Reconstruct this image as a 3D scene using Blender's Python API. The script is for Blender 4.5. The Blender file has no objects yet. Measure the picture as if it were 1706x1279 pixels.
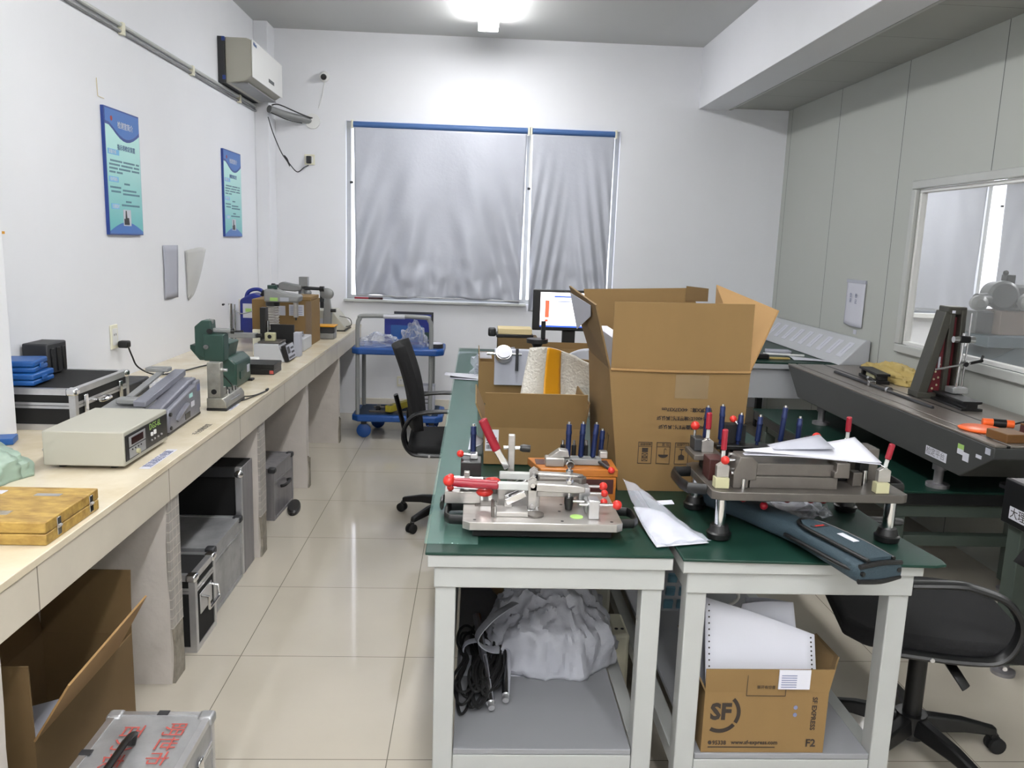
import bpy, bmesh, math, random
from mathutils import Vector, Matrix, noise
R = math.radians
PI = math.pi
SC = bpy.context.scene
COL = SC.collection

# ------------------------------------------------------------------ camera, world, exposure
cam_d = bpy.data.cameras.new('camera')
cam = bpy.data.objects.new('camera', cam_d)
COL.objects.link(cam)
cam_d.sensor_width = 36.0
cam_d.lens = 36.0 * 1342.54 / 1706.0
cam_d.clip_start = 0.05
_p, _y, _r = 0.17439, 0.047834, 0.0335577
_F = Vector((math.sin(_y) * math.cos(_p), math.cos(_y) * math.cos(_p), -math.sin(_p)))
_r0 = Vector((math.cos(_y), -math.sin(_y), 0))
_u0 = _r0.cross(_F)
_A = _r0 * math.cos(_r) + _u0 * math.sin(_r)
_B = -_r0 * math.sin(_r) + _u0 * math.cos(_r)
cam.matrix_world = Matrix(((_A.x, _B.x, -_F.x, 0), (_A.y, _B.y, -_F.y, 0), (_A.z, _B.z, -_F.z, 1.53), (0, 0, 0, 1)))
SC.camera = cam
W = bpy.data.worlds.new('daylight')
SC.world = W
W.use_nodes = True
W.node_tree.nodes['Background'].inputs[0].default_value = (0.86, 0.88, 1.0, 1)
W.node_tree.nodes['Background'].inputs[1].default_value = 2.2
SC.view_settings.view_transform = 'Standard'
SC.view_settings.look = 'None'
SC.view_settings.gamma = 1
SC.view_settings.use_curve_mapping = False
SC.view_settings.exposure = 0.85
LAMP = 37.0       # strength of the fluorescent diffusers

# ------------------------------------------------------------------ materials
def lin(c):
    if isinstance(c, str):
        c = [int(c[i:i + 2], 16) / 255 for i in (0, 2, 4)]
    return tuple(((x + 0.055) / 1.055) ** 2.4 if x > 0.04045 else x / 12.92 for x in c) + (1,)

def mat(name, col, rough=0.5, metal=0.0, var=0.0, vscale=8.0, bump=0.0, bscale=60.0, col2=None, stretch=None, emit=0.0, spec=None, alpha=None, coat=0.0):
    m = bpy.data.materials.new(name)
    m.use_nodes = True
    nt = m.node_tree
    b = nt.nodes['Principled BSDF']
    b.inputs['Base Color'].default_value = lin(col)
    b.inputs['Roughness'].default_value = rough
    b.inputs['Metallic'].default_value = metal
    if spec is not None:
        b.inputs['Specular IOR Level'].default_value = spec
    if coat:
        b.inputs['Coat Weight'].default_value = coat
    if emit:
        b.inputs['Emission Color'].default_value = lin(col)
        b.inputs['Emission Strength'].default_value = emit
    if alpha is not None:
        b.inputs['Alpha'].default_value = alpha
    if var or bump or col2:
        tc = nt.nodes.new('ShaderNodeTexCoord')
        mp = nt.nodes.new('ShaderNodeMapping')
        nt.links.new(tc.outputs['Object'], mp.inputs[0])
        if stretch:
            mp.inputs['Scale'].default_value = stretch
    if var or col2:
        n = nt.nodes.new('ShaderNodeTexNoise')
        n.inputs['Scale'].default_value = vscale
        n.inputs['Detail'].default_value = 6
        n.inputs['Roughness'].default_value = 0.6
        nt.links.new(mp.outputs[0], n.inputs['Vector'])
        r = nt.nodes.new('ShaderNodeValToRGB')
        r.color_ramp.elements[0].position = 0.3
        r.color_ramp.elements[1].position = 0.7
        c = lin(col)
        if col2:
            r.color_ramp.elements[0].color = lin(col2)
            r.color_ramp.elements[1].color = c
        else:
            r.color_ramp.elements[0].color = tuple(max(0, x * (1 - var)) for x in c[:3]) + (1,)
            r.color_ramp.elements[1].color = tuple(min(1, x * (1 + var * .6)) for x in c[:3]) + (1,)
        nt.links.new(n.outputs['Fac'], r.inputs[0])
        nt.links.new(r.outputs[0], b.inputs['Base Color'])
    if bump:
        n2 = nt.nodes.new('ShaderNodeTexNoise')
        n2.inputs['Scale'].default_value = bscale
        n2.inputs['Detail'].default_value = 4
        nt.links.new(mp.outputs[0], n2.inputs['Vector'])
        bp = nt.nodes.new('ShaderNodeBump')
        bp.inputs['Strength'].default_value = bump
        bp.inputs['Distance'].default_value = 0.01
        nt.links.new(n2.outputs['Fac'], bp.inputs['Height'])
        nt.links.new(bp.outputs[0], b.inputs['Normal'])
    return m

def math_node(nt, op, a, b=None, c=None):
    n = nt.nodes.new('ShaderNodeMath')
    n.operation = op
    for i, v in enumerate((a, b, c)):
        if v is None:
            continue
        if isinstance(v, (int, float)):
            n.inputs[i].default_value = v
        else:
            nt.links.new(v, n.inputs[i])
    return n.outputs[0]

def line_mask(nt, coord, pitch, offset, width):
    u = math_node(nt, 'DIVIDE', math_node(nt, 'SUBTRACT', coord, offset), pitch)
    d = math_node(nt, 'ABSOLUTE', math_node(nt, 'SUBTRACT', math_node(nt, 'FRACT', math_node(nt, 'ADD', u, 0.5)), 0.5))
    return math_node(nt, 'LESS_THAN', d, width / pitch / 2)

def grid_mat(name, col, linecol, axes, rough=0.2, var=0.08, vscale=3, bump=0.0, col2=None):
    """axes: list of (axis, pitch, offset, width)"""
    m = mat(name, col, rough=rough, var=var, vscale=vscale, bump=bump, col2=col2)
    nt = m.node_tree
    b = nt.nodes['Principled BSDF']
    tc = nt.nodes.new('ShaderNodeTexCoord')
    sp = nt.nodes.new('ShaderNodeSeparateXYZ')
    nt.links.new(tc.outputs['Object'], sp.inputs[0])
    mk = None
    for ax, pitch, off, wd in axes:
        k = line_mask(nt, sp.outputs['XYZ'.index(ax)], pitch, off, wd)
        mk = k if mk is None else math_node(nt, 'MAXIMUM', mk, k)
    mx = nt.nodes.new('ShaderNodeMix')
    mx.data_type = 'RGBA'
    nt.links.new(mk, mx.inputs[0])
    src = b.inputs['Base Color'].links[0].from_socket if b.inputs['Base Color'].links else None
    if src:
        nt.links.new(src, mx.inputs[6])
    else:
        mx.inputs[6].default_value = lin(col)
    mx.inputs[7].default_value = lin(linecol)
    nt.links.new(mx.outputs[2], b.inputs['Base Color'])
    return m

def clear_mat(name, tint, opac=0.3, rough=0.15):
    m = bpy.data.materials.new(name)
    m.use_nodes = True
    nt = m.node_tree
    b = nt.nodes['Principled BSDF']
    b.inputs['Base Color'].default_value = lin(tint)
    b.inputs['Roughness'].default_value = rough
    lw = nt.nodes.new('ShaderNodeLayerWeight')
    lw.inputs[0].default_value = 0.35
    a = math_node(nt, 'ADD', math_node(nt, 'MULTIPLY', lw.outputs['Facing'], 0.45), opac)
    a = math_node(nt, 'MINIMUM', a, 0.95)
    nt.links.new(a, b.inputs['Alpha'])
    return m

M = {}
M['wall'] = mat('white_wall_paint', 'E4E5E9', 0.75, var=0.025, vscale=1.2)
M['ceil'] = mat('white_ceiling_paint', 'C6C7C6', 0.85, var=0.02, vscale=1.0)
M['floor'] = grid_mat('polished_floor_tile', 'B4ADA0', '6F6A60', [('X', 0.6004, -0.831, 0.003), ('Y', 0.6004, 2.782, 0.003)], rough=0.07, var=0.05, vscale=1.6)
M['floor'].node_tree.nodes['Principled BSDF'].inputs['Specular IOR Level'].default_value = 0.55
M['panel'] = grid_mat('grey_partition_panel', 'B0B3AD', '4A4C4A', [('Y', 0.93, 4.12, 0.006)], rough=0.5, var=0.02, vscale=1)
M['cpanel'] = grid_mat('suspended_ceiling_panel', 'A6A7A2', '6C6C68', [('Y', 0.60, 0.35, 0.004)], rough=0.7, var=0.03, vscale=2)
M['cream'] = mat('white_frame_metal', 'B8BAB7', 0.45, var=0.04, vscale=5)
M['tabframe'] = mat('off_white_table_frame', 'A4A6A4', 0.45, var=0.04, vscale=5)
M['machgrey'] = mat('machine_grey_cast', '6C6E70', 0.4, metal=0.3, var=0.08)
M['whitepl'] = mat('white_plastic', 'E2E2E0', 0.4)
M['creampl'] = mat('cream_plastic', 'E0DDC8', 0.4)
M['tile'] = mat('beige_counter_tile', 'E0D7C2', 0.2, var=0.10, vscale=5, col2='CDBFA4')
M['apron'] = grid_mat('beige_apron_tile', 'CDC5B6', '8A8377', [('Y', 0.8, 2.586, 0.005)], rough=0.25, var=0.07, vscale=4)
M['levelyel'] = mat('yellow_level_paint', 'A89A30', 0.5)
M['skirt'] = mat('pale_skirting_tile', 'D6D0C4', 0.3, var=0.04)
M['under'] = mat('bare_cement', 'A9A49A', 0.9, var=0.15, vscale=6)
M['pillar'] = mat('whitewashed_plaster', 'C8C1BA', 0.85, var=0.08, vscale=6, bump=0.25, bscale=25)
M['rough'] = mat('broken_mortar', '8E877B', 0.95, var=0.35, vscale=18, bump=0.9, bscale=40)
M['mosaic'] = grid_mat('grey_mosaic_tile', 'A09B96', 'C0BAB0', [('Z', 0.034, 0.0, 0.003), ('Y', 0.034, 0.0, 0.003)], rough=0.4, var=0.25, vscale=20)
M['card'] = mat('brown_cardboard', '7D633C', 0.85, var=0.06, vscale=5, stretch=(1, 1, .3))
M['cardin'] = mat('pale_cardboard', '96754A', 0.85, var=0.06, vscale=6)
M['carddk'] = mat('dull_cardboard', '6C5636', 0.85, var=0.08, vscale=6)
M['ink'] = mat('black_print', '2E2620', 0.8)
M['green'] = mat('green_rubber_mat', '15332A', 0.38, var=0.08, vscale=4, spec=0.25)
M['glass'] = mat('clear_glass_sheet', '7FA79C', 0.04, alpha=0.22, spec=0.6)
M['black'] = mat('black_plastic', '101011', 0.4)
M['blackm'] = mat('matt_black', '0B0B0C', 0.8)
M['fabric'] = mat('black_fabric', '0D0D0F', 0.95, bump=0.3, bscale=400)
M['dkgrey'] = mat('dark_grey_plastic', '2C2D30', 0.5)
M['steel'] = mat('machined_steel', 'B4B1AD', 0.33, metal=0.7, var=0.12, vscale=10, stretch=(1, 6, 6))
M['steel2'] = mat('dull_steel', '6C6762', 0.42, metal=0.6, var=0.15, vscale=14)
M['chrome'] = mat('chrome', 'DCDCDE', 0.12, metal=1.0)
M['alum'] = mat('aluminium_trim', 'C8C8CA', 0.3, metal=0.8, var=0.1, vscale=20)
M['alumplate'] = mat('worn_aluminium_sheet', 'A9AAAC', 0.42, metal=0.55, var=0.22, vscale=12)
M['alumdim'] = mat('grey_ribbed_aluminium', '8F8D90', 0.45, metal=0.5, var=0.2, vscale=30, stretch=(1, 1, .1))
M['red'] = mat('red_vinyl', '8C1226', 0.35)
M['redball'] = mat('red_ball_plastic', 'BE2A22', 0.35)
M['blue'] = mat('blue_anodised', '182650', 0.3, metal=0.4)
M['orangewood'] = mat('varnished_orange_wood', 'A8641F', 0.35, var=0.15, vscale=14, stretch=(1, 8, 8))
M['maroon'] = mat('maroon_inlay', '3E1A18', 0.5)
M['cream2'] = mat('cream_block', 'B2AF8C', 0.5)
M['paper'] = mat('white_paper', 'C6C7D0', 0.8)
M['paperg'] = mat('printed_paper', 'ABADB8', 0.8)
M['inkblue'] = mat('grey_blue_print', '6D7393', 0.8)
M['screen'] = mat('lit_screen_white', 'FBF4F8', 0.3, emit=1.0)
M['scrblue'] = mat('lit_screen_blue', '2F4FA8', 0.3, emit=1.0)
M['scrred'] = mat('lit_screen_red', 'F0563E', 0.3, emit=1.0)
M['silver'] = mat('silver_blackout_fabric', 'B6B9C3', 0.42, metal=0.15, var=0.05, vscale=2, bump=0.12, bscale=35)
M['bluetube'] = mat('blue_roller_fabric', '3F6296', 0.5)
M['trolblue'] = mat('blue_moulded_plastic', '174A90', 0.4)
M['trolmat'] = mat('navy_rubber_deck', '1B2F47', 0.7, var=0.1)
M['tubegrey'] = mat('grey_painted_tube', '8A8C8C', 0.35)
M['yellowwood'] = mat('yellow_worn_wood', 'BC9C50', 0.5, col2='86652E', vscale=5, stretch=(4, 9, 9))
M['greyinst'] = mat('light_grey_enamel', 'ACAA9E', 0.5, var=0.02)
M['hammer'] = mat('grey_hammertone', '7B7C86', 0.4, metal=0.25, bump=0.15, bscale=200, var=0.08, vscale=20)
M['ironpl'] = mat('cast_grey_metal', '8B8C8C', 0.45, metal=0.4, var=0.1, vscale=12)
M['mgreen'] = mat('machine_green_enamel', '25423A', 0.4, var=0.08)
M['worn'] = mat('worn_nickel_sheet', '9A9890', 0.35, metal=0.6, var=0.25, vscale=22)
M['jug'] = mat('deep_blue_plastic', '1A2A80', 0.35)
M['mint'] = mat('pale_green_vinyl', '8FA394', 0.4, var=0.06)
M['toolblue'] = mat('bright_blue_plastic', '175296', 0.4)
M['platform'] = mat('dark_grey_enamel', '3E3F3E', 0.45, var=0.04)
M['ground'] = mat('ground_iron_top', '8C857E', 0.3, metal=0.5, var=0.15, vscale=8, stretch=(4, .6, 1))
M['gblack'] = mat('black_granite', '101113', 0.35, var=0.3, vscale=120)
M['frameg'] = mat('grey_green_frame_paint', '444E47', 0.5, var=0.06)
M['angred'] = mat('dark_red_paint', '661620', 0.5, var=0.12)
M['angiron'] = mat('olive_cast_iron', '45443D', 0.45, metal=0.3, var=0.15)
M['yellowcloth'] = mat('yellow_cloth', 'B8A264', 0.85, var=0.1)
M['orange'] = mat('orange_plastic', 'F2692B', 0.35)
M['brownwood'] = mat('dark_brown_block', '6E4A22', 0.5, var=0.2, vscale=10)
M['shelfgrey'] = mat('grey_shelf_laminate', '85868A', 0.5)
M['deskgrey'] = mat('grey_desk_laminate', 'B4B6BA', 0.5)
M['pvc'] = clear_mat('clear_plastic_film', 'DCE0EC', 0.08, 0.12)
M['tapeclear'] = clear_mat('clear_packing_tape', 'B9A98C', 0.12, 0.25)
M['bagwhite'] = mat('white_carrier_bag', 'B2B4BC', 0.45, alpha=0.93, bump=0.55, bscale=16)
M['bubble'] = mat('bubble_wrap_film', 'D9D6CC', 0.25, alpha=0.8, bump=0.9, bscale=120)
M['packtape'] = mat('yellow_packing_tape', 'D99A1E', 0.35)
M['teal'] = mat('slate_blue_nylon', '2A3B44', 0.7, bump=0.2, bscale=300, var=0.05)
M['lampem'] = mat('lit_fluorescent_diffuser', 'FFFFFF', 0.5, emit=LAMP)
M['lampdim'] = mat('lit_dimmed_diffuser', 'FFFFFF', 0.5, emit=LAMP * 0.80)  # same diffuser turned down so the back wall does not burn out
M['lampbody'] = mat('white_lamp_body', 'E8E8E8', 0.5)
M['postnavy'] = mat('navy_poster_print', '24408A', 0.35)
M['postblue'] = mat('mid_blue_poster_print', '3C6FB8', 0.35)
M['postcyan'] = mat('sky_blue_poster_print', '6FB4DE', 0.35)
M['posttext'] = mat('grey_poster_print', '4B6A80', 0.5)
M['glasswin'] = mat('window_glass', 'F2F5F5', 0.03, alpha=0.10, spec=0.5)
M['pinkplinth'] = mat('buff_plinth', '8C7C74', 0.5, var=0.05)
M['machblue'] = mat('slate_machine_paint', '5F6E78', 0.45, var=0.05)
M['grille'] = mat('grey_display_slot', '55585A', 0.6)  # plain grey of the air conditioner display window
M['glow'] = mat('lcd_off_red', '2A0A0E', 0.15)
M['pinkred'] = mat('faded_red_paint', 'A8483F', 0.7)
M['cyanlabel'] = mat('aqua_label', 'A9D8D4', 0.5)
M['greenlabel'] = mat('green_label', '9FC46C', 0.5)
M['redplastic'] = mat('crimson_plastic', 'A01828', 0.35)
M['beigepl'] = mat('tan_plastic', 'C8A878', 0.5)
M['pinkbook'] = mat('buff_book_cover', 'CDBB8E', 0.7)
M['mkeys'] = mat('teal_key_block', '4C7080', 0.6)

def gradient_mat(name, c0, c1, axis, a, b):
    """printed colour blend along one object axis"""
    m = mat(name, c0, 0.35)
    nt = m.node_tree
    tc = nt.nodes.new('ShaderNodeTexCoord')
    sp = nt.nodes.new('ShaderNodeSeparateXYZ')
    nt.links.new(tc.outputs['Object'], sp.inputs[0])
    t = math_node(nt, 'DIVIDE', math_node(nt, 'SUBTRACT', sp.outputs['XYZ'.index(axis)], a), b - a)
    r = nt.nodes.new('ShaderNodeValToRGB')
    r.color_ramp.elements[0].color = lin(c0)
    r.color_ramp.elements[1].color = lin(c1)
    nt.links.new(t, r.inputs[0])
    nt.links.new(r.outputs[0], nt.nodes['Principled BSDF'].inputs['Base Color'])
    return m
M['poster'] = gradient_mat('aqua_poster_print', '5FB4B6', 'BDE8E2', 'Z', 0.0, 0.5)

# ------------------------------------------------------------------ mesh builder
class MB:
    def __init__(self):
        self.v, self.f = [], []
    def add(self, vs, fs):
        o = len(self.v)
        self.v += [tuple(p) for p in vs]
        self.f += [tuple(i + o for i in f) for f in fs]
        return self
    def box(self, x, y, z, tp=None):
        """x,y,z = (lo,hi); tp: (inset x, inset y) of the top face"""
        ix, iy = tp or (0, 0)
        vs = [(x[0], y[0], z[0]), (x[1], y[0], z[0]), (x[1], y[1], z[0]), (x[0], y[1], z[0]),
              (x[0] + ix, y[0] + iy, z[1]), (x[1] - ix, y[0] + iy, z[1]), (x[1] - ix, y[1] - iy, z[1]), (x[0] + ix, y[1] - iy, z[1])]
        return self.add(vs, [(3, 2, 1, 0), (4, 5, 6, 7), (0, 1, 5, 4), (1, 2, 6, 5), (2, 3, 7, 6), (3, 0, 4, 7)])
    def hexa(self, bot, top):
        return self.add(list(bot) + list(top), [(3, 2, 1, 0), (4, 5, 6, 7), (0, 1, 5, 4), (1, 2, 6, 5), (2, 3, 7, 6), (3, 0, 4, 7)])
    def obox(self, c, size, u, v):
        """box centred at c, size along u, v, u x v"""
        u = Vector(u).normalized(); w = u.cross(Vector(v)).normalized(); v = w.cross(u)
        c = Vector(c); a, b, d = [s / 2 for s in size]
        P = [c + u * (sx * a) + v * (sy * b) + w * (sz * d) for sz in (-1, 1) for sx, sy in ((-1, -1), (1, -1), (1, 1), (-1, 1))]
        return self.hexa(P[:4], P[4:])
    def cyl(self, p0, p1, r0, r1=None, n=20):
        r1 = r0 if r1 is None else r1
        return self.lathe(p0, p1, [(0, r0), (1, r1)], n)
    def lathe(self, p0, p1, prof, n=24, rel=True):
        p0 = Vector(p0); p1 = Vector(p1); d = p1 - p0; L = d.length; d.normalize()
        a = d.orthogonal().normalized(); b = d.cross(a)
        vs, fs = [], []
        for t, r in prof:
            c = p0 + d * (t * L if rel else t)
            for i in range(n):
                th = 2 * PI * i / n
                vs.append(c + a * (r * math.cos(th)) + b * (r * math.sin(th)))
        k = len(prof)
        for j in range(k - 1):
            for i in range(n):
                i2 = (i + 1) % n
                fs.append((j * n + i, j * n + i2, (j + 1) * n + i2, (j + 1) * n + i))
        fs.append(tuple(range(n - 1, -1, -1)))
        fs.append(tuple((k - 1) * n + i for i in range(n)))
        return self.add(vs, fs)
    def sph(self, c, r, s=(1, 1, 1), n=16, m=10):
        vs = [(c[0], c[1], c[2] - r * s[2])]; fs = []
        for j in range(1, m):
            ph = PI * j / m - PI / 2
            for i in range(n):
                th = 2 * PI * i / n
                vs.append((c[0] + r * s[0] * math.cos(ph) * math.cos(th), c[1] + r * s[1] * math.cos(ph) * math.sin(th), c[2] + r * s[2] * math.sin(ph)))
        vs.append((c[0], c[1], c[2] + r * s[2]))
        for i in range(n):
            i2 = (i + 1) % n
            fs.append((0, 1 + i2, 1 + i))
            for j in range(m - 2):
                a = 1 + j * n
                fs.append((a + i, a + i2, a + n + i2, a + n + i))
            a = 1 + (m - 2) * n
            fs.append((a + i, a + i2, len(vs) - 1))
        return self.add(vs, fs)
    def tube(self, pts, r, n=8, smooth=True, sub=6, flat=None):
        pts = [Vector(p) for p in pts]
        if smooth and len(pts) > 2:
            q = []
            P = [pts[0]] + pts + [pts[-1]]
            for i in range(1, len(P) - 2):
                a, b, c, d = P[i - 1:i + 3]
                for s in range(sub):
                    t = s / sub
                    q.append(0.5 * ((2 * b) + (c - a) * t + (2 * a - 5 * b + 4 * c - d) * t * t + (3 * b - a - 3 * c + d) * t ** 3))
            q.append(pts[-1]); pts = q
        k = len(pts)
        vs, fs = [], []
        up = None
        for j, p in enumerate(pts):
            t = (pts[min(j + 1, k - 1)] - pts[max(j - 1, 0)])
            if t.length < 1e-9:
                t = Vector((0, 0, 1))
            t.normalize()
            if up is None:
                up = t.orthogonal().normalized()
                if flat:
                    up = (Vector(flat) - t * t.dot(Vector(flat))).normalized()
            else:
                up = (up - t * up.dot(t))
                up = up.normalized() if up.length > 1e-6 else t.orthogonal().normalized()
            w = t.cross(up)
            ru, rw = r if isinstance(r, tuple) else (r, r)
            for i in range(n):
                th = 2 * PI * (i + .5) / n
                vs.append(p + up * (ru * math.cos(th)) + w * (rw * math.sin(th)))
        for j in range(k - 1):
            for i in range(n):
                i2 = (i + 1) % n
                fs.append((j * n + i, j * n + i2, (j + 1) * n + i2, (j + 1) * n + i))
        fs.append(tuple(range(n - 1, -1, -1)))
        fs.append(tuple((k - 1) * n + i for i in range(n)))
        return self.add(vs, fs)
    def prism(self, poly, ax, h0, h1):
        """poly in the two other axes (cyclic order: x->yz, y->xz, z->xy)"""
        def P(a, b, h):
            return {'x': (h, a, b), 'y': (a, h, b), 'z': (a, b, h)}[ax]
        n = len(poly)
        vs = [P(a, b, h0) for a, b in poly] + [P(a, b, h1) for a, b in poly]
        fs = [tuple(range(n - 1, -1, -1)), tuple(range(n, 2 * n))] + [(i, (i + 1) % n, n + (i + 1) % n, n + i) for i in range(n)]
        return self.add(vs, fs)
    def quad(self, a, b, c, d, t=0.003):
        """thick sheet on four corners"""
        a, b, c, d = map(Vector, (a, b, c, d))
        n = ((b - a).cross(d - a) + (d - c).cross(b - c)).normalized() * t
        return self.hexa([a, b, c, d], [a + n, b + n, c + n, d + n])
    def grid(self, fn, nu, nv, t=0.0):
        P = [[Vector(fn(i / nu, j / nv)) for i in range(nu + 1)] for j in range(nv + 1)]
        vs = [p for row in P for p in row]
        w = nu + 1
        fs = [(j * w + i, j * w + i + 1, (j + 1) * w + i + 1, (j + 1) * w + i) for j in range(nv) for i in range(nu)]
        return self.add(vs, fs)
    def build(self, name, m, parent=None, bev=0.0, seg=2, smooth=None, solid=0.0, label=None, sub=0):
        me = bpy.data.meshes.new(name)
        me.from_pydata(self.v, [], self.f)
        me.validate()
        bm = bmesh.new(); bm.from_mesh(me)
        bmesh.ops.recalc_face_normals(bm, faces=bm.faces)
        bm.to_mesh(me); bm.free()
        me.materials.append(M[m] if isinstance(m, str) else m)
        o = bpy.data.objects.new(name, me)
        COL.objects.link(o)
        if parent is not None:
            o.parent = parent
        if smooth is None:
            smooth = True
        me.shade_smooth()
        if solid:
            s = o.modifiers.new('solid', 'SOLIDIFY'); s.thickness = solid; s.offset = 0
        if bev:
            b = o.modifiers.new('bevel', 'BEVEL'); b.width = bev; b.segments = seg; b.limit_method = 'ANGLE'; b.angle_limit = R(40)
            b.harden_normals = False
        if sub:
            s = o.modifiers.new('sub', 'SUBSURF'); s.levels = sub; s.render_levels = sub
        me.set_sharp_from_angle(angle=R(35))
        if label:
            o['label'] = label
        return o

def tag(o, label, cat, group=None, kind=None):
    o['label'] = label; o['category'] = cat
    if group: o['group'] = group
    if kind: o['kind'] = kind
    return o
def struct(o):
    o['kind'] = 'structure'
    return o
def thing(name, label, cat, loc=(0, 0, 0), rz=0.0, group=None):
    o = bpy.data.objects.new(name, None)
    COL.objects.link(o)
    o.empty_display_size = 0.05
    o.location = loc
    o.rotation_euler = (0, 0, rz)
    return tag(o, label, cat, group)
def kids(o):
    return [c for c in COL.objects if c.parent == o]
def copy_tree(o, loc=None, rz=None, label=None, parent=None):
    c = o.copy(); COL.objects.link(c)
    if parent is not None: c.parent = parent
    if loc is not None: c.location = loc
    if rz is not None: c.rotation_euler = (0, 0, rz)
    if label: c['label'] = label
    for ch in kids(o):
        copy_tree(ch, parent=c)
    return c

def B(name, m, parent, x, y, z, bev=0.0015, label=None, tp=None, seg=2):
    return MB().box(x, y, z, tp).build(name, m, parent, bev, seg, label=label)
def C(name, m, parent, p0, p1, r, r1=None, n=20, bev=0.0, label=None):
    return MB().cyl(p0, p1, r, r1, n).build(name, m, parent, bev, label=label)

def text(name, s, m, parent, org, xd, yd, size, depth=0.0004, align='LEFT', bold=0.0):
    """flat lettering; org = start of the baseline, xd = reading direction, yd = up of the letters"""
    cu = bpy.data.curves.new(name, 'FONT')
    cu.body = s; cu.size = size; cu.extrude = depth / 2; cu.align_x = align; cu.offset = bold
    cu.resolution_u = 2
    tmp = bpy.data.objects.new(name, cu)
    COL.objects.link(tmp)
    dg = bpy.context.evaluated_depsgraph_get()
    me = bpy.data.meshes.new_from_object(tmp.evaluated_get(dg))
    bpy.data.objects.remove(tmp)
    xd = Vector(xd).normalized(); yd = Vector(yd).normalized(); zd = xd.cross(yd)
    org = Vector(org) + zd * (depth / 2 + 0.0006)
    mw = Matrix(((xd.x, yd.x, zd.x, org.x), (xd.y, yd.y, zd.y, org.y), (xd.z, yd.z, zd.z, org.z), (0, 0, 0, 1)))
    me.transform(mw)
    me.materials.clear(); me.materials.append(M[m])
    o = bpy.data.objects.new(name, me); COL.objects.link(o)
    if parent is not None: o.parent = parent
    return o
# ------------------------------------------------------------------ INSERT
# ================================================================== SETTING
struct(MB().box((-2.0, 7.2), (-2.7, 7.3), (-0.1, 0)).build('floor', 'floor'))
struct(MB().box((-2.0, 2.08), (-2.7, 7.2), (3.17, 3.27)).build('ceiling', 'ceil'))
struct(MB().box((-1.95, -1.8), (-2.6, 7.2), (0, 3.17)).build('wall_left', 'wall'))
struct(MB().box((-1.95, 7.2), (-2.75, -2.6), (0, 3.27)).build('wall_front', 'wall'))
def wall_with_holes(name, m, x0, x1, y0, y1, z1, holes):
    mb = MB(); xs = x0
    for hx0, hx1, hz0, hz1 in holes:
        mb.box((xs, hx0), (y0, y1), (0, z1)); mb.box((hx0, hx1), (y0, y1), (0, hz0)); mb.box((hx0, hx1), (y0, y1), (hz1, z1))
        xs = hx1
    mb.box((xs, x1), (y0, y1), (0, z1))
    return mb.build(name, m)
struct(wall_with_holes('wall_back', 'wall', -1.8, 7.1, 7.0, 7.2, 3.17, [(-1.115, 1.18, 1.0, 2.475), (3.3, 5.6, 1.03, 2.475)]))
# grey sandwich-panel partition with an observation window
pw = MB()
pw.box((2.6, 2.64), (-2.6, 2.4), (0, 2.9)).box((2.6, 2.64), (4.805, 7.0), (0, 2.9))
pw.box((2.6, 2.64), (2.4, 4.805), (0, 0.965)).box((2.6, 2.64), (2.4, 4.805), (1.95, 2.9))
struct(pw.build('wall_right', 'panel'))
struct(MB().box((7.0, 7.1), (-2.6, 7.0), (0, 2.9)).build('wall_far_right', 'wall'))
# boxed-in beam and the suspended ceiling behind it
struct(MB().box((1.83, 2.08), (-2.6, 7.0), (2.68, 3.17)).build('trim_1', 'wall', bev=0.003))
struct(MB().box((2.08, 7.0), (-2.6, 7.0), (2.695, 2.74)).build('trim_2', 'cpanel'))
struct(MB().box((2.085, 2.105), (-2.6, 7.0), (2.68, 2.695)).build('trim_3', 'cream'))
# pilasters on the left wall
struct(MB().box((-1.8, -1.69), (6.78, 7.0), (0.79, 3.17)).build('trim_4', 'wall', bev=0.004))
struct(MB().box((-1.8, -1.655), (1.2, 2.93), (0.785, 3.17)).build('trim_5', 'wall', bev=0.004))
# skirting tiles on the back wall
struct(MB().box((-0.99, 2.6), (6.985, 7.0), (0, 0.14)).build('baseboard_back', 'skirt', bev=0.002))

def add_window(x0, x1, z0, z1, mull, name):
    fr = MB()
    w = 0.035
    y0, y1 = 7.05, 7.10
    fr.box((x0, x1), (y0, y1), (z0, z0 + w)).box((x0, x1), (y0, y1), (z1 - w, z1))
    for a in (x0, mull - w / 2, x1 - w):
        fr.box((a, a + w), (y0, y1), (z0 + w, z1 - w))
    o = struct(fr.build(name, 'cream', bev=0.002))
    g = MB().box((x0 + w, x1 - w), (7.07, 7.075), (z0 + w, z1 - w)).build('pane', 'glasswin', o)
    return o
w1 = add_window(-1.115, 1.18, 1.0, 2.475, 0.415, 'window_1')
w2 = add_window(3.3, 5.6, 1.03, 2.475, 4.47, 'window_2')
# observation window: double frame, glass
def rect_frame(x0, x1, ya, yb, za, zb, w):
    m = MB()
    m.box((x0, x1), (ya, yb), (za, za + w)).box((x0, x1), (ya, yb), (zb - w, zb))
    m.box((x0, x1), (ya, ya + w), (za + w, zb - w)).box((x0, x1), (yb - w, yb), (za + w, zb - w))
    return m
w3 = struct(rect_frame(2.575, 2.60, 2.38, 4.825, 0.945, 1.965, 0.05).build('window_3', 'cream', bev=0.006))
rect_frame(2.601, 2.640, 2.43, 4.775, 0.995, 1.915, 0.022).build('inner_frame', 'whitepl', w3, bev=0.003)
MB().box((2.628, 2.634), (2.445, 4.76), (1.01, 1.90)).build('pane', 'glasswin', w3)
MB().box((2.571, 2.576), (2.6, 2.603), (1.5, 1.503)).build('screw', 'alum', w3)

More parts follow.
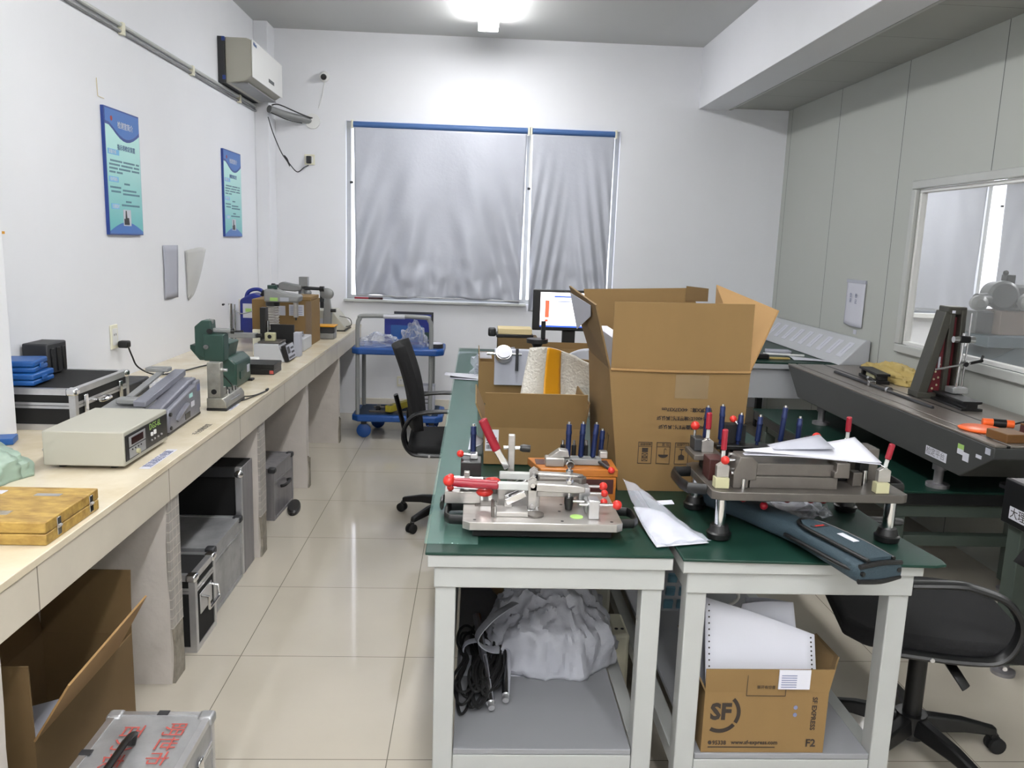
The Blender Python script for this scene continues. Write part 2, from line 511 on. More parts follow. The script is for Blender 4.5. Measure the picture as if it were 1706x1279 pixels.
# ================================================================== LAMPS
def ceiling_lamp(x, y, z, L, label, grp, dm='lampem'):
    t = thing('ceiling_lamp', label, 'lamp', (x, y, z), 0, grp)
    MB().prism([(-0.03, 0), (0.03, 0), (0.05, -0.05), (-0.05, -0.05)], 'y', -L / 2, L / 2).build('housing', 'lampbody', t, bev=0.004)
    MB().box((-0.075, 0.075), (-L / 2 + .01, L / 2 - .01), (-0.085, -0.052)).build('diffuser', dm, t, bev=0.01)
    for s in (-1, 1):
        MB().box((-0.076, 0.076), (s * L / 2 - .008, s * L / 2 + .002), (-0.086, -0.05)).build('end_cap', 'whitepl', t, bev=0.004)
    return t
ceiling_lamp(0.04, 5.85, 3.17, 1.22, 'lit white fluorescent tube lamp on the ceiling near the back wall', None, 'lampdim')
ceiling_lamp(0.04, 2.9, 3.17, 1.22, 'lit fluorescent lamp on the ceiling above the table fronts', None)
ceiling_lamp(0.04, 0.2, 3.17, 1.22, 'lit fluorescent lamp on the ceiling above the camera', None)
ceiling_lamp(0.04, -1.6, 3.17, 1.22, 'lit fluorescent lamp on the ceiling behind the camera', None)
ceiling_lamp(-1.0, -0.9, 3.17, 1.22, 'lit fluorescent lamp on the ceiling behind the camera, nearer the left wall', None)
ceiling_lamp(1.2, -0.9, 3.17, 1.22, 'lit fluorescent lamp on the ceiling behind the camera, nearer the boxed beam', None)
ceiling_lamp(4.9, 4.6, 2.695, 1.22, 'unseen fluorescent lamp added to light the room behind the window', None)  # out of view, added because the next room needs light
ceiling_lamp(3.6, 6.0, 2.695, .9, 'second unseen fluorescent lamp added to brighten the next room near its grey blinds', None)  # extra lamp out of view, added to brighten the next room

# ================================================================== BLINDS
def blind(name, label, x0, x1, z0, z1, cat='blind', seed=0, y=6.985, amp=1.0, sag=0.0):
    t = thing(name, label, cat, ((x0 + x1) / 2, y, z1))
    w = (x1 - x0) / 2; h = z1 - z0
    MB().cyl((-w - .004, 0, 0.018), (w + .004, 0, 0.018), 0.026).build('roller', 'bluetube', t)
    for s in (-1, 1):
        MB().box((s * (w + .012) - .008, s * (w + .012) + .008), (-.03, .035), (-.014, .052)).build('bracket', 'creampl', t, bev=0.003)
    def f(u, v):
        X = -w + 2 * w * u
        ext = 1.0 - 0.03 * v * abs(2 * u - 1) ** 3
        px, pz = X * 1.6 + seed * 9.1, v * h
        dr = v ** 0.8
        dy = 0.010 * math.sin(px * 7 + 2.0 * noise.noise(Vector((px * .9, pz * .7, seed)))) * dr * amp
        dy += 0.012 * noise.noise(Vector((px * 3.2, pz * 0.9, 3 + seed))) * dr * amp
        # diagonal pull folds towards the lower corners
        q = (abs(u - .5) * 2) * 1.4 - v * 0.9
        dy += 0.014 * math.sin(q * 16 + seed) * (v ** 1.5) * abs(2 * u - 1) * amp
        dy += 0.012 * noise.noise(Vector((px * 8, pz * 7, seed + 7))) * max(0, v - .62) * 2.2 * amp
        zz = -v * h + 0.02 * v * noise.noise(Vector((px * 2.5, 0, seed + 2))) * amp + sag * v * (u - .5)
        return (X * ext, -0.012 + dy - .02 * v, zz)
    MB().grid(f, 90, 70).build('fabric', 'silver', t, solid=0.0012)
    zb = -h
    MB().cyl((-w * .97, -.032, zb + .004 - sag / 2), (w * .97, -.032, zb + .004 + sag / 2), 0.006, n=10).build('bottom_bar', 'alumplate', t)
    MB().tube([(-w - .014, -.02, 0), (-w - .02, -.022, -.25), (-w - .014, -.024, -.44)], 0.0025).build('pull_cord', 'creampl', t)
    MB().box((-w - .03, -w - .004), (-.03, -.018), (-.46, -.44)).build('cord_clip', 'dkgrey', t, bev=0.002)
    return t
blind('roller_blind', 'wide silver blackout blind, crumpled at its foot, in the left part of the window', -1.045, 0.392, 1.03, 2.425, seed=1, amp=2.0, sag=-0.012)
blind('roller_blind', 'narrow silver blackout blind hanging behind the lit monitor', 0.438, 1.125, 0.95, 2.425, seed=2, amp=1.9)
blind('roller_blind', 'plain grey blind left of the bright slit beyond the partition window', 3.32, 4.40, 1.06, 2.425, seed=3, amp=0.4, y=7.0)
blind('roller_blind', 'plain grey blind right of the bright slit beyond the partition window', 4.56, 5.58, 1.06, 2.425, seed=4, amp=0.4, y=7.0)
struct(MB().box((-1.13, 0.43), (6.95, 7.05), (0.985, 1.005)).build('trim_6', 'cream', bev=0.003))
struct(MB().box((3.25, 5.65), (6.94, 7.05), (0.99, 1.03)).build('trim_7', 'whitepl', bev=0.003))

# ================================================================== COUNTER (left)
cn = thing('tiled_counter', 'long beige tiled counter on whitewashed piers along the left wall', 'counter', (0, 0, 0))
MB().box((-1.798, -0.985), (-0.6, 6.998), (0.765, 0.785)).build('countertop', 'tile', cn, bev=0.002)
MB().box((-1.798, -1.0), (-0.6, 6.998), (0.70, 0.765)).build('slab', 'under', cn)
MB().box((-1.0, -0.988), (-0.6, 6.998), (0.655, 0.764)).build('apron', 'apron', cn, bev=0.001)
def pier(y0, y1, seed, tile=True, h0=0.14):
    random.seed(seed)
    def edge(zs, base, a):
        return [(base + random.uniform(-a, a), z) for z in zs]
    zs = [0.7, 0.6, 0.5, 0.4, 0.3, 0.2, 0.1, 0]
    poly = [(-1.797, 0), (-1.797, 0.7)] + edge(zs, -1.006, 0.003)
    p = MB().prism(poly, 'y', y0, y1).build('pier', 'pillar', cn)
    if tile:
        poly = [(-1.006, 0.66)] + edge([0.66, 0.6, 0.5, 0.4, 0.3, 0.22, h0], -0.996, 0.001) + [(-1.006, h0)]
        MB().prism(poly, 'y', y0 + 0.003, y1 - 0.002).build('pier_tiles', 'mosaic', p)
    poly = [(y0 + .006, 0), (y1 - .001, 0)] + [(y1 + random.uniform(-.006, .0), z) for z in (0.03, .08, .13, .18, h0)] + [(y0 + .01 + random.uniform(0, .03), z) for z in (h0 + .06, .2, .12, .05)]
    MB().prism(poly, 'x', -1.01, -0.997).build('pier_mortar', 'rough', p)
pier(1.53, 1.65, 1, False)
pier(2.585, 2.685, 2, True, 0.20)
pier(3.71, 3.815, 3, True, 0.2)
pier(4.81, 4.875, 4, False)
pier(5.925, 6.0, 5, False)
# paper stickers along the counter edge
def sticker(x, y, L, w, label, m='paper', ang=0):
    t = thing('paper_sticker', label, 'sticker', (x, y, 0.785), R(90) + ang)
    B('sheet', m, t, (-L / 2, L / 2), (-w / 2, w / 2), (0, 0.0008), 0)
    return t
s1 = sticker(-1.035, 2.63, 0.24, 0.034, 'white paper sticker on the counter edge in front of the beige meter')
text('lettering', '直流稳压电源', 'inkblue', s1, (-.105, -.012, .0008), (1, 0, 0), (0, 1, 0), 0.034)
s2 = sticker(-1.035, 3.06, 0.20, 0.034, 'worn sticker on the counter edge below the grey hammertone instrument', 'tile')
text('lettering', '千分表检定仪', 'dkgrey', s2, (-.095, -.012, .0008), (1, 0, 0), (0, 1, 0), 0.029)
s3 = sticker(-1.045, 3.47, 0.14, 0.03, 'small bluish sticker on the counter beside the nickel tester')
text('lettering', '检定仪', 'inkblue', s3, (-.05, -.01, .0008), (1, 0, 0), (0, 1, 0), 0.03)

# ================================================================== LEFT WALL
def poster(y0, label, title, w=0.40, ph=0):
    t = thing('wall_poster', label, 'poster', (-1.8, y0, 1.50))
    h = 0.605
    MB().box((0, 0.016), (0, w), (0, h)).build('board', 'postnavy', t, bev=0.001)
    X = 0.0162
    def plane(name, poly, m, d=0.0006):
        return MB().prism(poly, 'x', X, X + d).build(name, m, t)
    plane('printed_sheet', [(0.006, 0.006), (w - .004, 0.006), (w - .004, h - .006), (0.006, h - .006)], 'poster', 0.0004)
    top = [(0.006, h - .006), (w - .004, h - .006), (w - .004, h - .10)]
    arc = [(w * (1 - k / 10) - .004 + .01 * k / 10, h - .10 - .055 * math.sin(PI * min(1, k / 10 * 1.15)) - .0 + .018 * k / 10) for k in range(1, 11)]
    plane('header_wave', top + arc, 'postnavy', 0.0008)
    plane('header_field', [(0.006, h - .008), (w - .006, h - .008), (w - .006, h - .082)] + [(y, z + .014) for y, z in arc], 'postblue', 0.0010)
    plane('footer_wave', [(0.006, .006)] + [(0.006 + (w - .012) * k / 10, .018 + .045 * math.sin(PI * k / 10)) for k in range(11)] + [(w - .006, .006)], 'postblue', 0.0010)
    text('heading', '检测室简介', 'whitepl', t, (X + .001, .14, h - .085), (0, 1, 0), (0, 0, 1), 0.036)
    text('title', title, 'postnavy', t, (X + .001, .125, h - .19), (0, 1, 0), (0, 0, 1), 0.030)
    C('emblem', 'pinkred', t, (X, .075, h - .05), (X + .0015, .075, h - .05), .012)
    for i, (yy, zz, ww) in enumerate(((.02, .385, .125), (.02, .255, .105), (.03, .125, .09))):
        p = B('caption_bar', 'postcyan', t, (X, X + .0012), (yy, yy + ww), (zz, zz + .026), 0.0004)
        text('caption', ['装置介绍', '技术指标', '仪器图片'][i], 'whitepl', p, (X + .0012, yy + .01, zz + .006), (0, 1, 0), (0, 0, 1), 0.02)
    lines = MB()
    for k in range(4):
        for i in range(26 if k < 3 else 11):
            if (i * 7 + k * 3) % 11:
                lines.box((X, X + .0009), (.03 + i * .0135, .03 + i * .0135 + .0095), (.352 - k * .018, .352 - k * .018 + .009))
    for (yy, zz, n) in ((.03, .225, 9), (.04, .205, 8), (.17, .215, 12), (.17, .197, 15), (.20, .16, 5), (.15, .142, 16), (.19, .247, 5)):
        for i in range(n):
            lines.box((X, X + .0009), (yy + i * .0135, yy + i * .0135 + .0095), (zz, zz + .009))
    tagp = lines.build('body_text', 'posttext', t); tagp['kind'] = 'stuff'
    B('photo_print', 'paper', t, (X, X + .0012), (w * .40, w * .40 + .09), (.045, .125), 0)
    MB().prism([(w * .42, .05), (w * .42 + .06, .05), (w * .42 + .055, .085), (w * .42 + .035, .085), (w * .42 + .03, .12), (w * .42 + .02, .12), (w * .42 + .015, .08), (w * .42, .08)], 'x', X + .0012, X + .002).build('photo_subject', 'dkgrey', t)
    return t
poster(4.06, 'larger aqua and navy information board on the left wall, nearer the camera', '指示表检定装置')
poster(5.88, 'narrower looking aqua board on the left wall near the air conditioner', '测微仪检定仪', w=0.42)

t = thing('wire_hook', 'thin bent wire hook on the wall above the nearer aqua board', 'hook', (-1.8, 4.03, 2.14))
MB().tube([(0.004, 0, .08), (0.004, 0.002, .04), (0.004, .006, 0), (.006, .065, -.002)], 0.0015, smooth=False).build('wire', 'pinkbook', t)
tag(MB().box((-1.8, -1.7985), (3.05, 3.2), (1.496, 1.506)).build('tape_strip', 'packtape'), 'short yellow tape strip on the wall at the left picture edge', 'tape')
# paper and film stuck to the wall
t = thing('paper_sheet', 'pale grey sheet taped to the left wall between the two aqua boards', 'paper', (-1.8, 4.75, 1.135))
MB().grid(lambda u, v: (.004 + .004 * math.sin(u * 5 + v * 3), .225 * u, .31 * v), 8, 8).build('sheet', 'paperg', t, solid=0.0008)
t = thing('film_sleeve', 'curled clear plastic sleeve hanging on the wall beside a taped grey sheet', 'plastic sleeve', (-1.8, 5.06, 1.10))
def fs(u, v):
    w = 0.02 + .36 * (v ** .6)
    return (.006 + .03 * math.sin(PI * u) * v, .06 + w * u - .02 * v, .31 * v + .02 * math.sin(u * 3))
MB().grid(fs, 12, 12).build('film', clear_mat('greyish_film', 'D5D5D2', .5, .3), t, solid=0.0006)

def socket_plate(loc, label, axis='x', n=1, w=.075, h=.12):
    t = thing('wall_socket', label, 'socket', loc, 0 if axis == 'x' else R(-90))
    B('plate', 'creampl', t, (0, .009), (-w / 2, w / 2), (-h / 2, h / 2), 0.003)
    B('insert', 'whitepl', t, (.009, .011), (-w / 2 + .012, w / 2 - .012), (-h / 2 + .018, h / 2 - .018), 0.001)
    B('pin_hole', 'black', t, (.0112, .0118), (-.012, -.008), (.006, .016), 0)
    B('pin_hole', 'black', t, (.0112, .0118), (.008, .012), (.006, .016), 0)
    return t
socket_plate((-1.8, 4.07, 1.0), 'cream double socket on the left wall with a black plug in it')
socket_plate((-1.8, 6.25, 0.975), 'cream socket on the left wall behind the steel pole stand', w=.07)
socket_plate((-0.63, 7.0, 0.295), 'low white socket on the back wall behind the blue trolley', 'y', w=.09, h=.09)
socket_plate((-1.413, 7.0, 2.148), 'white square socket on the back wall below the camera dome', 'y', w=.085, h=.085)
# power plug and lead
t = thing('power_lead', 'black plug and lead looping from the wall socket to the green instrument', 'cable', (-1.789, 4.10, .97))
MB().obox((.03, 0, -.01), (.05, .036, .045), (1, 0, 0), (0, 0, 1)).build('plug', 'black', t, bev=0.008)
MB().tube([(.045, .005, -.02), (.06, .01, -.07), (.08, .03, -.13), (.14, .09, -.176), (.22, .22, -.18), (.27, .42, -.18), (.33, .52, -.178), (.40, .46, -.178), (.44, .36, -.18), (.40, .32, -.178), (.34, .42, -.17), (.38, .58, -.16), (.50, .42, -.12), (.55, .25, -.10)], 0.004, n=8).build('cord', 'black', t)

# ================================================================== AIR CONDITIONER + CONDUIT
t = thing('air_conditioner', 'white split air conditioner mounted high on the left wall', 'air conditioner', (-1.8, 5.87, 2.54))
B('backboard', 'dkgrey', t, (0, .045), (0, .86), (0, .30), 0.002)
MB().prism([(.045, .0), (.17, .02), (.225, .055), (.225, .285), (.19, .30), (.045, .30)], 'y', .02, .86).build('housing', 'greyinst', t, bev=0.006)
MB().box((.225, .232), (.015, .865), (.045, .292)).build('front_panel', 'whitepl', t, bev=0.003)
B('display_window', 'grille', t, (.2322, .2335), (.44, .60), (.09, .115), 0.001)
B('air_outlet', 'ironpl', t, (.07, .19), (.05, .83), (.004, .014), 0.002)
text('brand_mark', 'Midea', 'bluetube', t, (.2322, .035, .255), (0, 1, 0), (0, 0, 1), 0.036, bold=.001)
for z in (.02, .27):
    B('corner_clip', 'postnavy', t, (.03, .05), (-.004, .012), (z, z + .028), 0.001)
t = thing('pipe_conduit', 'pair of thin white pipes running along the top of the left wall', 'pipe', (-1.8, 1.0, 2.52))
MB().tube([(.012, 0, 0), (.012, 5.78, 0)], 0.010, smooth=False).build('upper_pipe', 'cream', t)
MB().tube([(.010, 0, -.03), (.010, 5.78, -.03)], 0.008, smooth=False).build('lower_pipe', 'ironpl', t)
for k in range(6):
    B('pipe_clip', 'creampl', t, (0, .026), (.3 + k, .33 + k), (-.045, .014), 0.002)
t = thing('refrigerant_hose', 'grey taped hose bundle running from the air conditioner into the wall hole', 'hose', (-1.70, 6.6, 2.50))
MB().tube([(0.03, .12, .0), (.12, .24, -.02), (.24, .36, -.035), (.314, .43, -.044)], 0.030, n=12).build('taped_hose', 'ironpl', t)
MB().tube([(0.05, .12, .03), (.10, .15, .04), (.20, .28, .01), (.30, .36, -.02), (.314, .41, -.01)], 0.005).build('signal_wire', 'black', t)
MB().tube([(0.05, .1, -.03), (.14, .24, -.06), (.24, .34, -.07)], 0.004).build('drain_wire', 'black', t)
MB().lathe((.314, .398, -.044), (.314, .385, -.044), [(0, .062), (1, .06)], 28).build('wall_rosette', 'whitepl', t)
t = thing('looped_wire', 'thin black wire with a coiled loop hanging from the hose to the high socket', 'cable', (-1.68, 6.72, 2.44))
MB().tube([(0, 0, 0), (.03, .03, -.12), (.08, .08, -.26), (.10, .2, -.32), (.13, .15, -.36), (.10, .2, -.30), (.09, .14, -.28), (.12, .2, -.34), (.18, .2, -.40), (.23, .23, -.36), (.26, .26, -.34)], 0.004).build('wire', 'dkgrey', t)
B('plug', 'dkgrey', t, (.245, .285), (.238, .268), (-.325, -.265), 0.006)
t = thing('camera_dome', 'small white and black security camera on the back wall above the window corner', 'security camera', (-1.285, 7.0, 2.81))
MB().lathe((0, 0, 0), (0, -.03, 0), [(0, .042), (.5, .042), (1, .036)], 28).build('mount', 'whitepl', t, bev=0.002)
MB().sph((0, -.035, 0), .034).build('ball', 'whitepl', t)
MB().lathe((0.002, -.055, -.010), (0.003, -.075, -.016), [(0, .024), (.8, .023), (1, .018)], 24).build('lens_face', 'black', t)
MB().tube([(0, -.006, -.04), (-.02, -.006, -.15), (-.05, -.006, -.25)], 0.003).build('cord', 'whitepl', t)

# ================================================================== RIGHT WALL NOTICE
t = thing('wall_notice', 'white handwritten notice sheet in a hanging clip on the grey partition', 'notice', (2.6, 5.30, 1.035))
MB().grid(lambda u, v: (-.008 - .02 * (1 - v) * math.sin(PI * u), .27 * u, .30 * v + .01 * u), 10, 10).build('sheet', 'paper', t, solid=0.0008)
B('clip_bar', 'paperg', t, (-.012, 0), (.0, .28), (.295, .318), 0.002)
for k, (a, b) in enumerate(((.07, .20), (.15, .20), (.07, .16), (.15, .165))):
    text('handwriting', '检查记录'[k], 'inkblue', t, (-.024, a + .035, b), (0, -1, 0), (0, 0, 1), 0.034)
B('tape_piece', 'paper', t, (-.004, 0), (.08, .12), (-.05, -.02), 0)

# ================================================================== BACK-RIGHT DESK
t = thing('corner_desk', 'grey desk with green mat in the back right corner', 'desk', (0, 0, 0))
B('desktop', 'deskgrey', t, (1.60, 2.58), (5.22, 6.95), (.755, .788), 0.003)
B('front_panel', 'deskgrey', t, (1.62, 2.56), (5.26, 5.28), (.55, .755), 0.002)
for x in (1.66, 2.5):
    for y in (5.32, 6.85):
        B('leg', 'dkgrey', t, (x - .025, x + .025), (y - .025, y + .025), (0, .755), 0.003)
t = thing('desk_mat', 'dark green rounded mat on the grey corner desk', 'mat', (0, 0, .788))
pl = [(1.6, 5.22)] + [(2.42 + .13 * math.sin(a), 5.35 - .13 * math.cos(a)) for a in [R(k * 15) for k in range(7)]] + [(2.42, 6.94), (1.6, 6.94)]
MB().prism(pl, 'z', 0, .012).build('sheet', 'green', t, bev=0.004)
# inclined specimen ledge
t = thing('sloped_rack', 'long pale sloping rack with ten white cards along the grey partition', 'rack', (2.59, 5.14, .802))
MB().prism([(-.20, 0), (0, 0), (0, .165), (-.035, .17), (-.19, .012)], 'y', 0, 1.82).build('body', 'deskgrey', t, bev=0.006)
for k in range(10):
    y = .12 + k * .165
    c = MB().obox((-.112, y, .0925), (.13, .075, .003), (.155, 0, .158), (0, 1, 0)).build('card', 'paper', t)
    MB().obox((-.108, y, .0995), (.09, .002, .0006), (.155, 0, .158), (0, 1, 0)).build('printed_line', 'inkblue', c)
# ================================================================== ON THE COUNTER
CZ = 0.7855
# --- worn yellow wooden case
t = thing('wooden_case', 'worn yellow wooden instrument case with two clasps at the near end of the counter', 'case', (-1.30, 1.855, CZ))
MB().box((0, .30), (0, .27), (0, .028)).build('lower_half', 'yellowwood', t, bev=0.003)
MB().box((0, .30), (0, .27), (.0295, .058)).build('lid', 'yellowwood', t, bev=0.003)
for y in (.05, .215):
    c = MB().box((.300, .303), (y, y + .018), (.008, .052)).build('clasp', 'chrome', t, bev=0.001)
    MB().cyl((.303, y + .002, .030), (.303, y + .016, .030), .004, n=10).build('catch_pin', 'alum', c)
B('label_sheet', 'paper', t, (.04, .085), (.205, .235), (.058, .0588), 0)
B('label_sheet', 'cyanlabel', t, (.005, .035), (.10, .135), (.058, .0588), 0)
B('worn_label', 'alumplate', t, (.17, .235), (.195, .215), (.058, .0588), 0)
B('worn_label', 'rough', t, (.06, .10), (.045, .075), (.058, .0585), 0)
B('worn_label', 'rough', t, (.125, .185), (.048, .078), (.058, .0585), 0)

# --- green vinyl cover / bag
t = thing('vinyl_cover', 'crumpled pale green vinyl dust cover at the left picture edge', 'cover', (-1.565, 2.38, CZ))
def lump(sx, sy, sz, seed, a=.12, k=3.0, flat=0.0):
    def f(u, v):
        th = u * 2 * PI; ph = v * PI / 2
        d = Vector((math.cos(th) * math.cos(ph), math.sin(th) * math.cos(ph), math.sin(ph)))
        n = noise.noise(d * k + Vector((seed, 0, 0))) * a + abs(noise.noise(d * k * 2.2 + Vector((0, seed, 0)))) * a * .8
        r = 1 + n
        z = max(flat, d.z * sz * r)
        return (d.x * sx * r, d.y * sy * r, z)
    return f
MB().grid(lump(.215, .155, .12, 4, .18, 1.6), 64, 24).build('cloth', 'mint', t, solid=.001)
t = thing('grey_pouch', 'dark grey green pouch in front of the pale green vinyl cover', 'pouch', (-1.63, 2.10, CZ))
MB().grid(lump(.16, .10, .07, 9, .10, 2.0), 48, 18).build('body', 'mgreen', t, solid=.001)
MB().tube([(.13, -.06, .03), (.12, 0, .075), (.10, .06, .06), (.09, .10, .02)], .004).build('piping', 'dkgrey', t)
tag(MB().obox((-1.645, 2.78, CZ + .012), (.12, .075, .022), (1, .3, 0), (0, 1, 0)).build('blue_booklet', 'toolblue', bev=.002), 'small blue and white booklet behind the green vinyl cover', 'booklet')

# --- beige meter
t = thing('digital_meter', 'beige metal digital meter with a black front panel facing the aisle', 'meter', (-1.332, 2.485, CZ))
MB().box((0, .248), (0, .355), (.012, .122)).build('case', 'greyinst', t, bev=0.004)
for x in (.04, .20):
    for y in (.04, .31):
        C('foot', 'black', t, (x, y, 0), (x, y, .012), .012)
MB().box((.248, .251), (.008, .347), (.026, .108)).build('front_panel', 'black', t, bev=0.001)
p = B('display_bezel', 'alumplate', t, (.251, .253), (.03, .155), (.066, .100), 0.001)
B('display', 'glow', p, (.253, .254), (.045, .135), (.072, .094), 0)
p = B('connector_plate', 'alumplate', t, (.251, .253), (.03, .155), (.030, .062), 0.001)
MB().cyl((.253, .085, .042), (.262, .085, .042), .008).build('socket', 'cream2', p)
for k in range(4):
    MB().cyl((.253, .05 + k * .022, .056), (.255, .05 + k * .022, .056), .0028, n=8).build('indicator', 'black', p)
text('lettering', 'DGS-6L', 'greenlabel', t, (.2512, .19, .084), (0, 1, 0), (0, 0, 1), .030)
for k, (y, z, s) in enumerate(((.20, .062, .012), (.225, .063, .014), (.20, .045, .006), (.225, .045, .006), (.255, .045, .006), (.285, .046, .006))):
    B('button', 'whitepl' if k < 2 else 'alum', t, (.251, .256), (y, y + s), (z, z + s), 0.001)
MB().tube([(-.001, .10, .06), (-.03, .07, .05), (-.045, .10, .03), (-.03, .16, .015), (.0, .2, .02)], .003).build('rear_lead', 'whitepl', t)
MB().lathe((.16, .23, .112), (.16, .23, .113), [(0, .016), (1, .016)]).build('round_sticker', 'paper', t)

# --- flight cases
def flight_case(t, lx, ly, lz, body='blackm', trim='alum', split=.62, face='x', handle=True, corner='chrome', w=.022):
    b = MB().box((.002, lx - .002), (.002, ly - .002), (0.002, lz - .002)).build('shell', body, t, bev=0.002)
    tr = []
    e = w
    for z0, z1 in ((0, e), (lz * split - e * .5, lz * split - .0012), (lz * split + .0012, lz * split + e * .5), (lz - e, lz)):
        m = MB()
        m.box((0, lx), (-.001, .003), (z0, z1)).box((0, lx), (ly - .003, ly + .001), (z0, z1))
        m.box((-.001, .003), (0, ly), (z0, z1)).box((lx - .003, lx + .001), (0, ly), (z0, z1))
        m.build('edge_rail', trim, t)
    for x in (-.001, lx + .001 - e):
        for y in (-.001, ly + .001 - e):
            MB().box((x - .0008, x + e + .0008), (y - .0008, y + e + .0008), (e, lz - e)).build('corner_post', trim, t)
    m = MB()
    m.box((0, lx), (0, e), (lz - .002, lz + .0012)).box((0, lx), (ly - e, ly), (lz - .002, lz + .0012))
    m.box((0, e), (e, ly - e), (lz - .002, lz + .0012)).box((lx - e, lx), (e, ly - e), (lz - .002, lz + .0012))
    m.build('lid_rail', trim, t)
    for x in (0.012, lx - .012):
        for y in (0.012, ly - .012):
            c = MB().box((x - .02, x + .02), (y - .02, y + .02), (lz - .025, lz + .004)).build('corner_plate', corner, t, bev=0.008)
    return t
t = thing('flight_case', 'flat black flight case with silver edging on the counter, two blue boxes on its lid', 'flight case', (-1.77, 2.985, CZ))
MB()
flight_case(t, .30, .46, .155, split=.6)
for y in (.06, .36):
    c = MB().box((.300, .309), (y, y + .028), (.055, .125)).build('butterfly_latch', 'chrome', t, bev=.003)
MB().tube([(.302, .16, .085), (.325, .165, .085), (.332, .20, .087), (.325, .235, .085), (.302, .24, .085)], .007).build('handle', 'chrome', t)
t = thing('plastic_case', 'thin black plastic case behind the silver edged flight case', 'case', (-1.75, 3.47, CZ))
MB().box((0, .24), (0, .30), (0, .075)).build('shell', 'dkgrey', t, bev=.008)
MB().box((.238, .246), (.01, .05), (.02, .06)).build('latch', 'black', t, bev=.002)
MB().box((.238, .246), (.20, .24), (.02, .06)).build('latch', 'black', t, bev=.002)
def bluebox(loc, rz, label, L=.17):
    t = thing('plastic_tool_box', label, 'box', loc, rz, None)
    MB().box((0, .13), (0, L), (0, .020)).build('base', 'toolblue', t, bev=.006)
    MB().box((0, .13), (0, L), (.021, .044)).build('lid', 'toolblue', t, bev=.006)
    MB().box((.130, .135), (L * .35, L * .6), (.012, .030)).build('latch', 'toolblue', t, bev=.002)
    return t
bluebox((-1.755, 3.00, CZ + .16), R(4), 'lower of two bright blue plastic boxes stacked on the black flight case')
bluebox((-1.762, 3.01, CZ + .205), R(10), 'upper bright blue plastic box, topmost on the black flight case', .15)
t = thing('grey_case', 'dark grey ribbed plastic case standing behind the blue boxes', 'case', (-1.79, 3.24, CZ + .16))
MB().box((0, .10), (0, .15), (0, .125)).build('shell', 'dkgrey', t, bev=.006)
for y in (.02, .065, .11):
    MB().box((.100, .106), (y, y + .022), (.01, .105)).build('rib', 'black', t, bev=.002)

# --- grey hammertone instrument (tilted rail on a slanted body)
t = thing('hammertone_tester', 'grey hammertone tester with a sloping rail and side handle on the counter', 'instrument', (-1.30, 2.90, CZ), R(2))
t.scale = (1, 1, .93)
MB().prism([(0, .006), (.42, .006), (.45, .05), (.42, .165), (.33, .165), (0, .115)], 'x', .06, .17).build('body', 'hammer', t, bev=.006)
MB().prism([(.015, .0), (.42, .0), (.42, .012), (.015, .012)], 'x', .05, .185).build('base', 'black', t, bev=.003)
MB().prism([(.02, .012), (.40, .012), (.34, .150), (.03, .105)], 'x', .17, .192).build('side_cover', 'hammer', t, bev=.008)
MB().prism([(.35, .03), (.42, .03), (.42, .155), (.36, .155)], 'x', .17, .186).build('end_cover', 'hammer', t, bev=.004)
MB().prism([(-.05, .02), (.03, .02), (.03, .108), (-.05, .100)], 'x', -.02, .12).build('front_box', 'greyinst', t, bev=.003)
MB().prism([(-.055, .112), (.10, .118), (.10, .135), (-.055, .125)], 'x', -.025, .125).build('front_table', 'ironpl', t, bev=.006)
MB().prism([(-.05, .102), (.08, .109), (.08, .117), (-.05, .111)], 'x', -.018, .115).build('gap_strip', 'black', t)
MB().prism([(-.03, .128), (.42, .172), (.42, .200), (-.03, .150)], 'x', .085, .13).build('sloping_rail', 'hammer', t, bev=.003)
MB().prism([(.02, .152), (.36, .196), (.36, .206), (.02, .162)], 'x', .045, .07).build('guide_bar', 'ironpl', t, bev=.002)
MB().box((.0, .09), (.33, .38), (.200, .218)).build('carriage', 'ironpl', t, bev=.004)
MB().box((.02, .09), (-.02, .03), (.135, .158)).build('vee_block', 'ironpl', t, bev=.006)
h = MB().tube([(.192, .10, .045), (.198, .12, .065), (.198, .20, .085), (.192, .235, .08)], .010).build('handle', 'hammer', t)
B('name_plate', 'black', t, (.190, .1935), (.20, .26), (.024, .050), 0.001)
B('label', 'cyanlabel', t, (.190, .1932), (.255, .295), (.105, .122), 0)
B('label', 'paper', t, (.190, .1932), (.275, .315), (.062, .084), 0)
for z in (.03, .085):
    C('screw_cap', 'black', t, (.188, .035, z), (.196, .035, z), .008)
B('print_strip', 'inkblue', t, (.186, .1866), (.375, .415), (.11, .14), 0)

# --- small nickel tester (tower on a low base)
t = thing('nickel_tester', 'small worn nickel tester with an upright tower and dial hole on the counter', 'instrument', (-1.07, 3.38, CZ))
MB().box((-.055, .03), (0, .27), (0, .012)).build('base_pad', 'black', t, bev=.003)
MB().prism([(-.053, .012), (.028, .012), (.028, .035), (.014, .055), (-.053, .055)], 'y', .0, .27).build('base', 'worn', t, bev=.003)
MB().box((-.05, .005), (.005, .05), (.055, .205)).build('tower', 'worn', t, bev=.003)
MB().box((-.046, .0), (.05, .10), (.055, .09)).build('rear_block', 'worn', t, bev=.003)
C('dial_hole', 'black', t, (-.022, .0055, .082), (-.022, .001, .082), .011)
C('knob', 'chrome', t, (.005, .04, .17), (.024, .04, .17), .007)
for k in range(4):
    C('adjusting_screw', 'chrome', t, (-.02 + k % 2 * .022, .07 + k * .045, .055), (-.02 + k % 2 * .022, .07 + k * .045, .074), .009)
B('scale_plate', 'paperg', t, (.0155, .030), (.07, .20), (.036, .0365), 0)
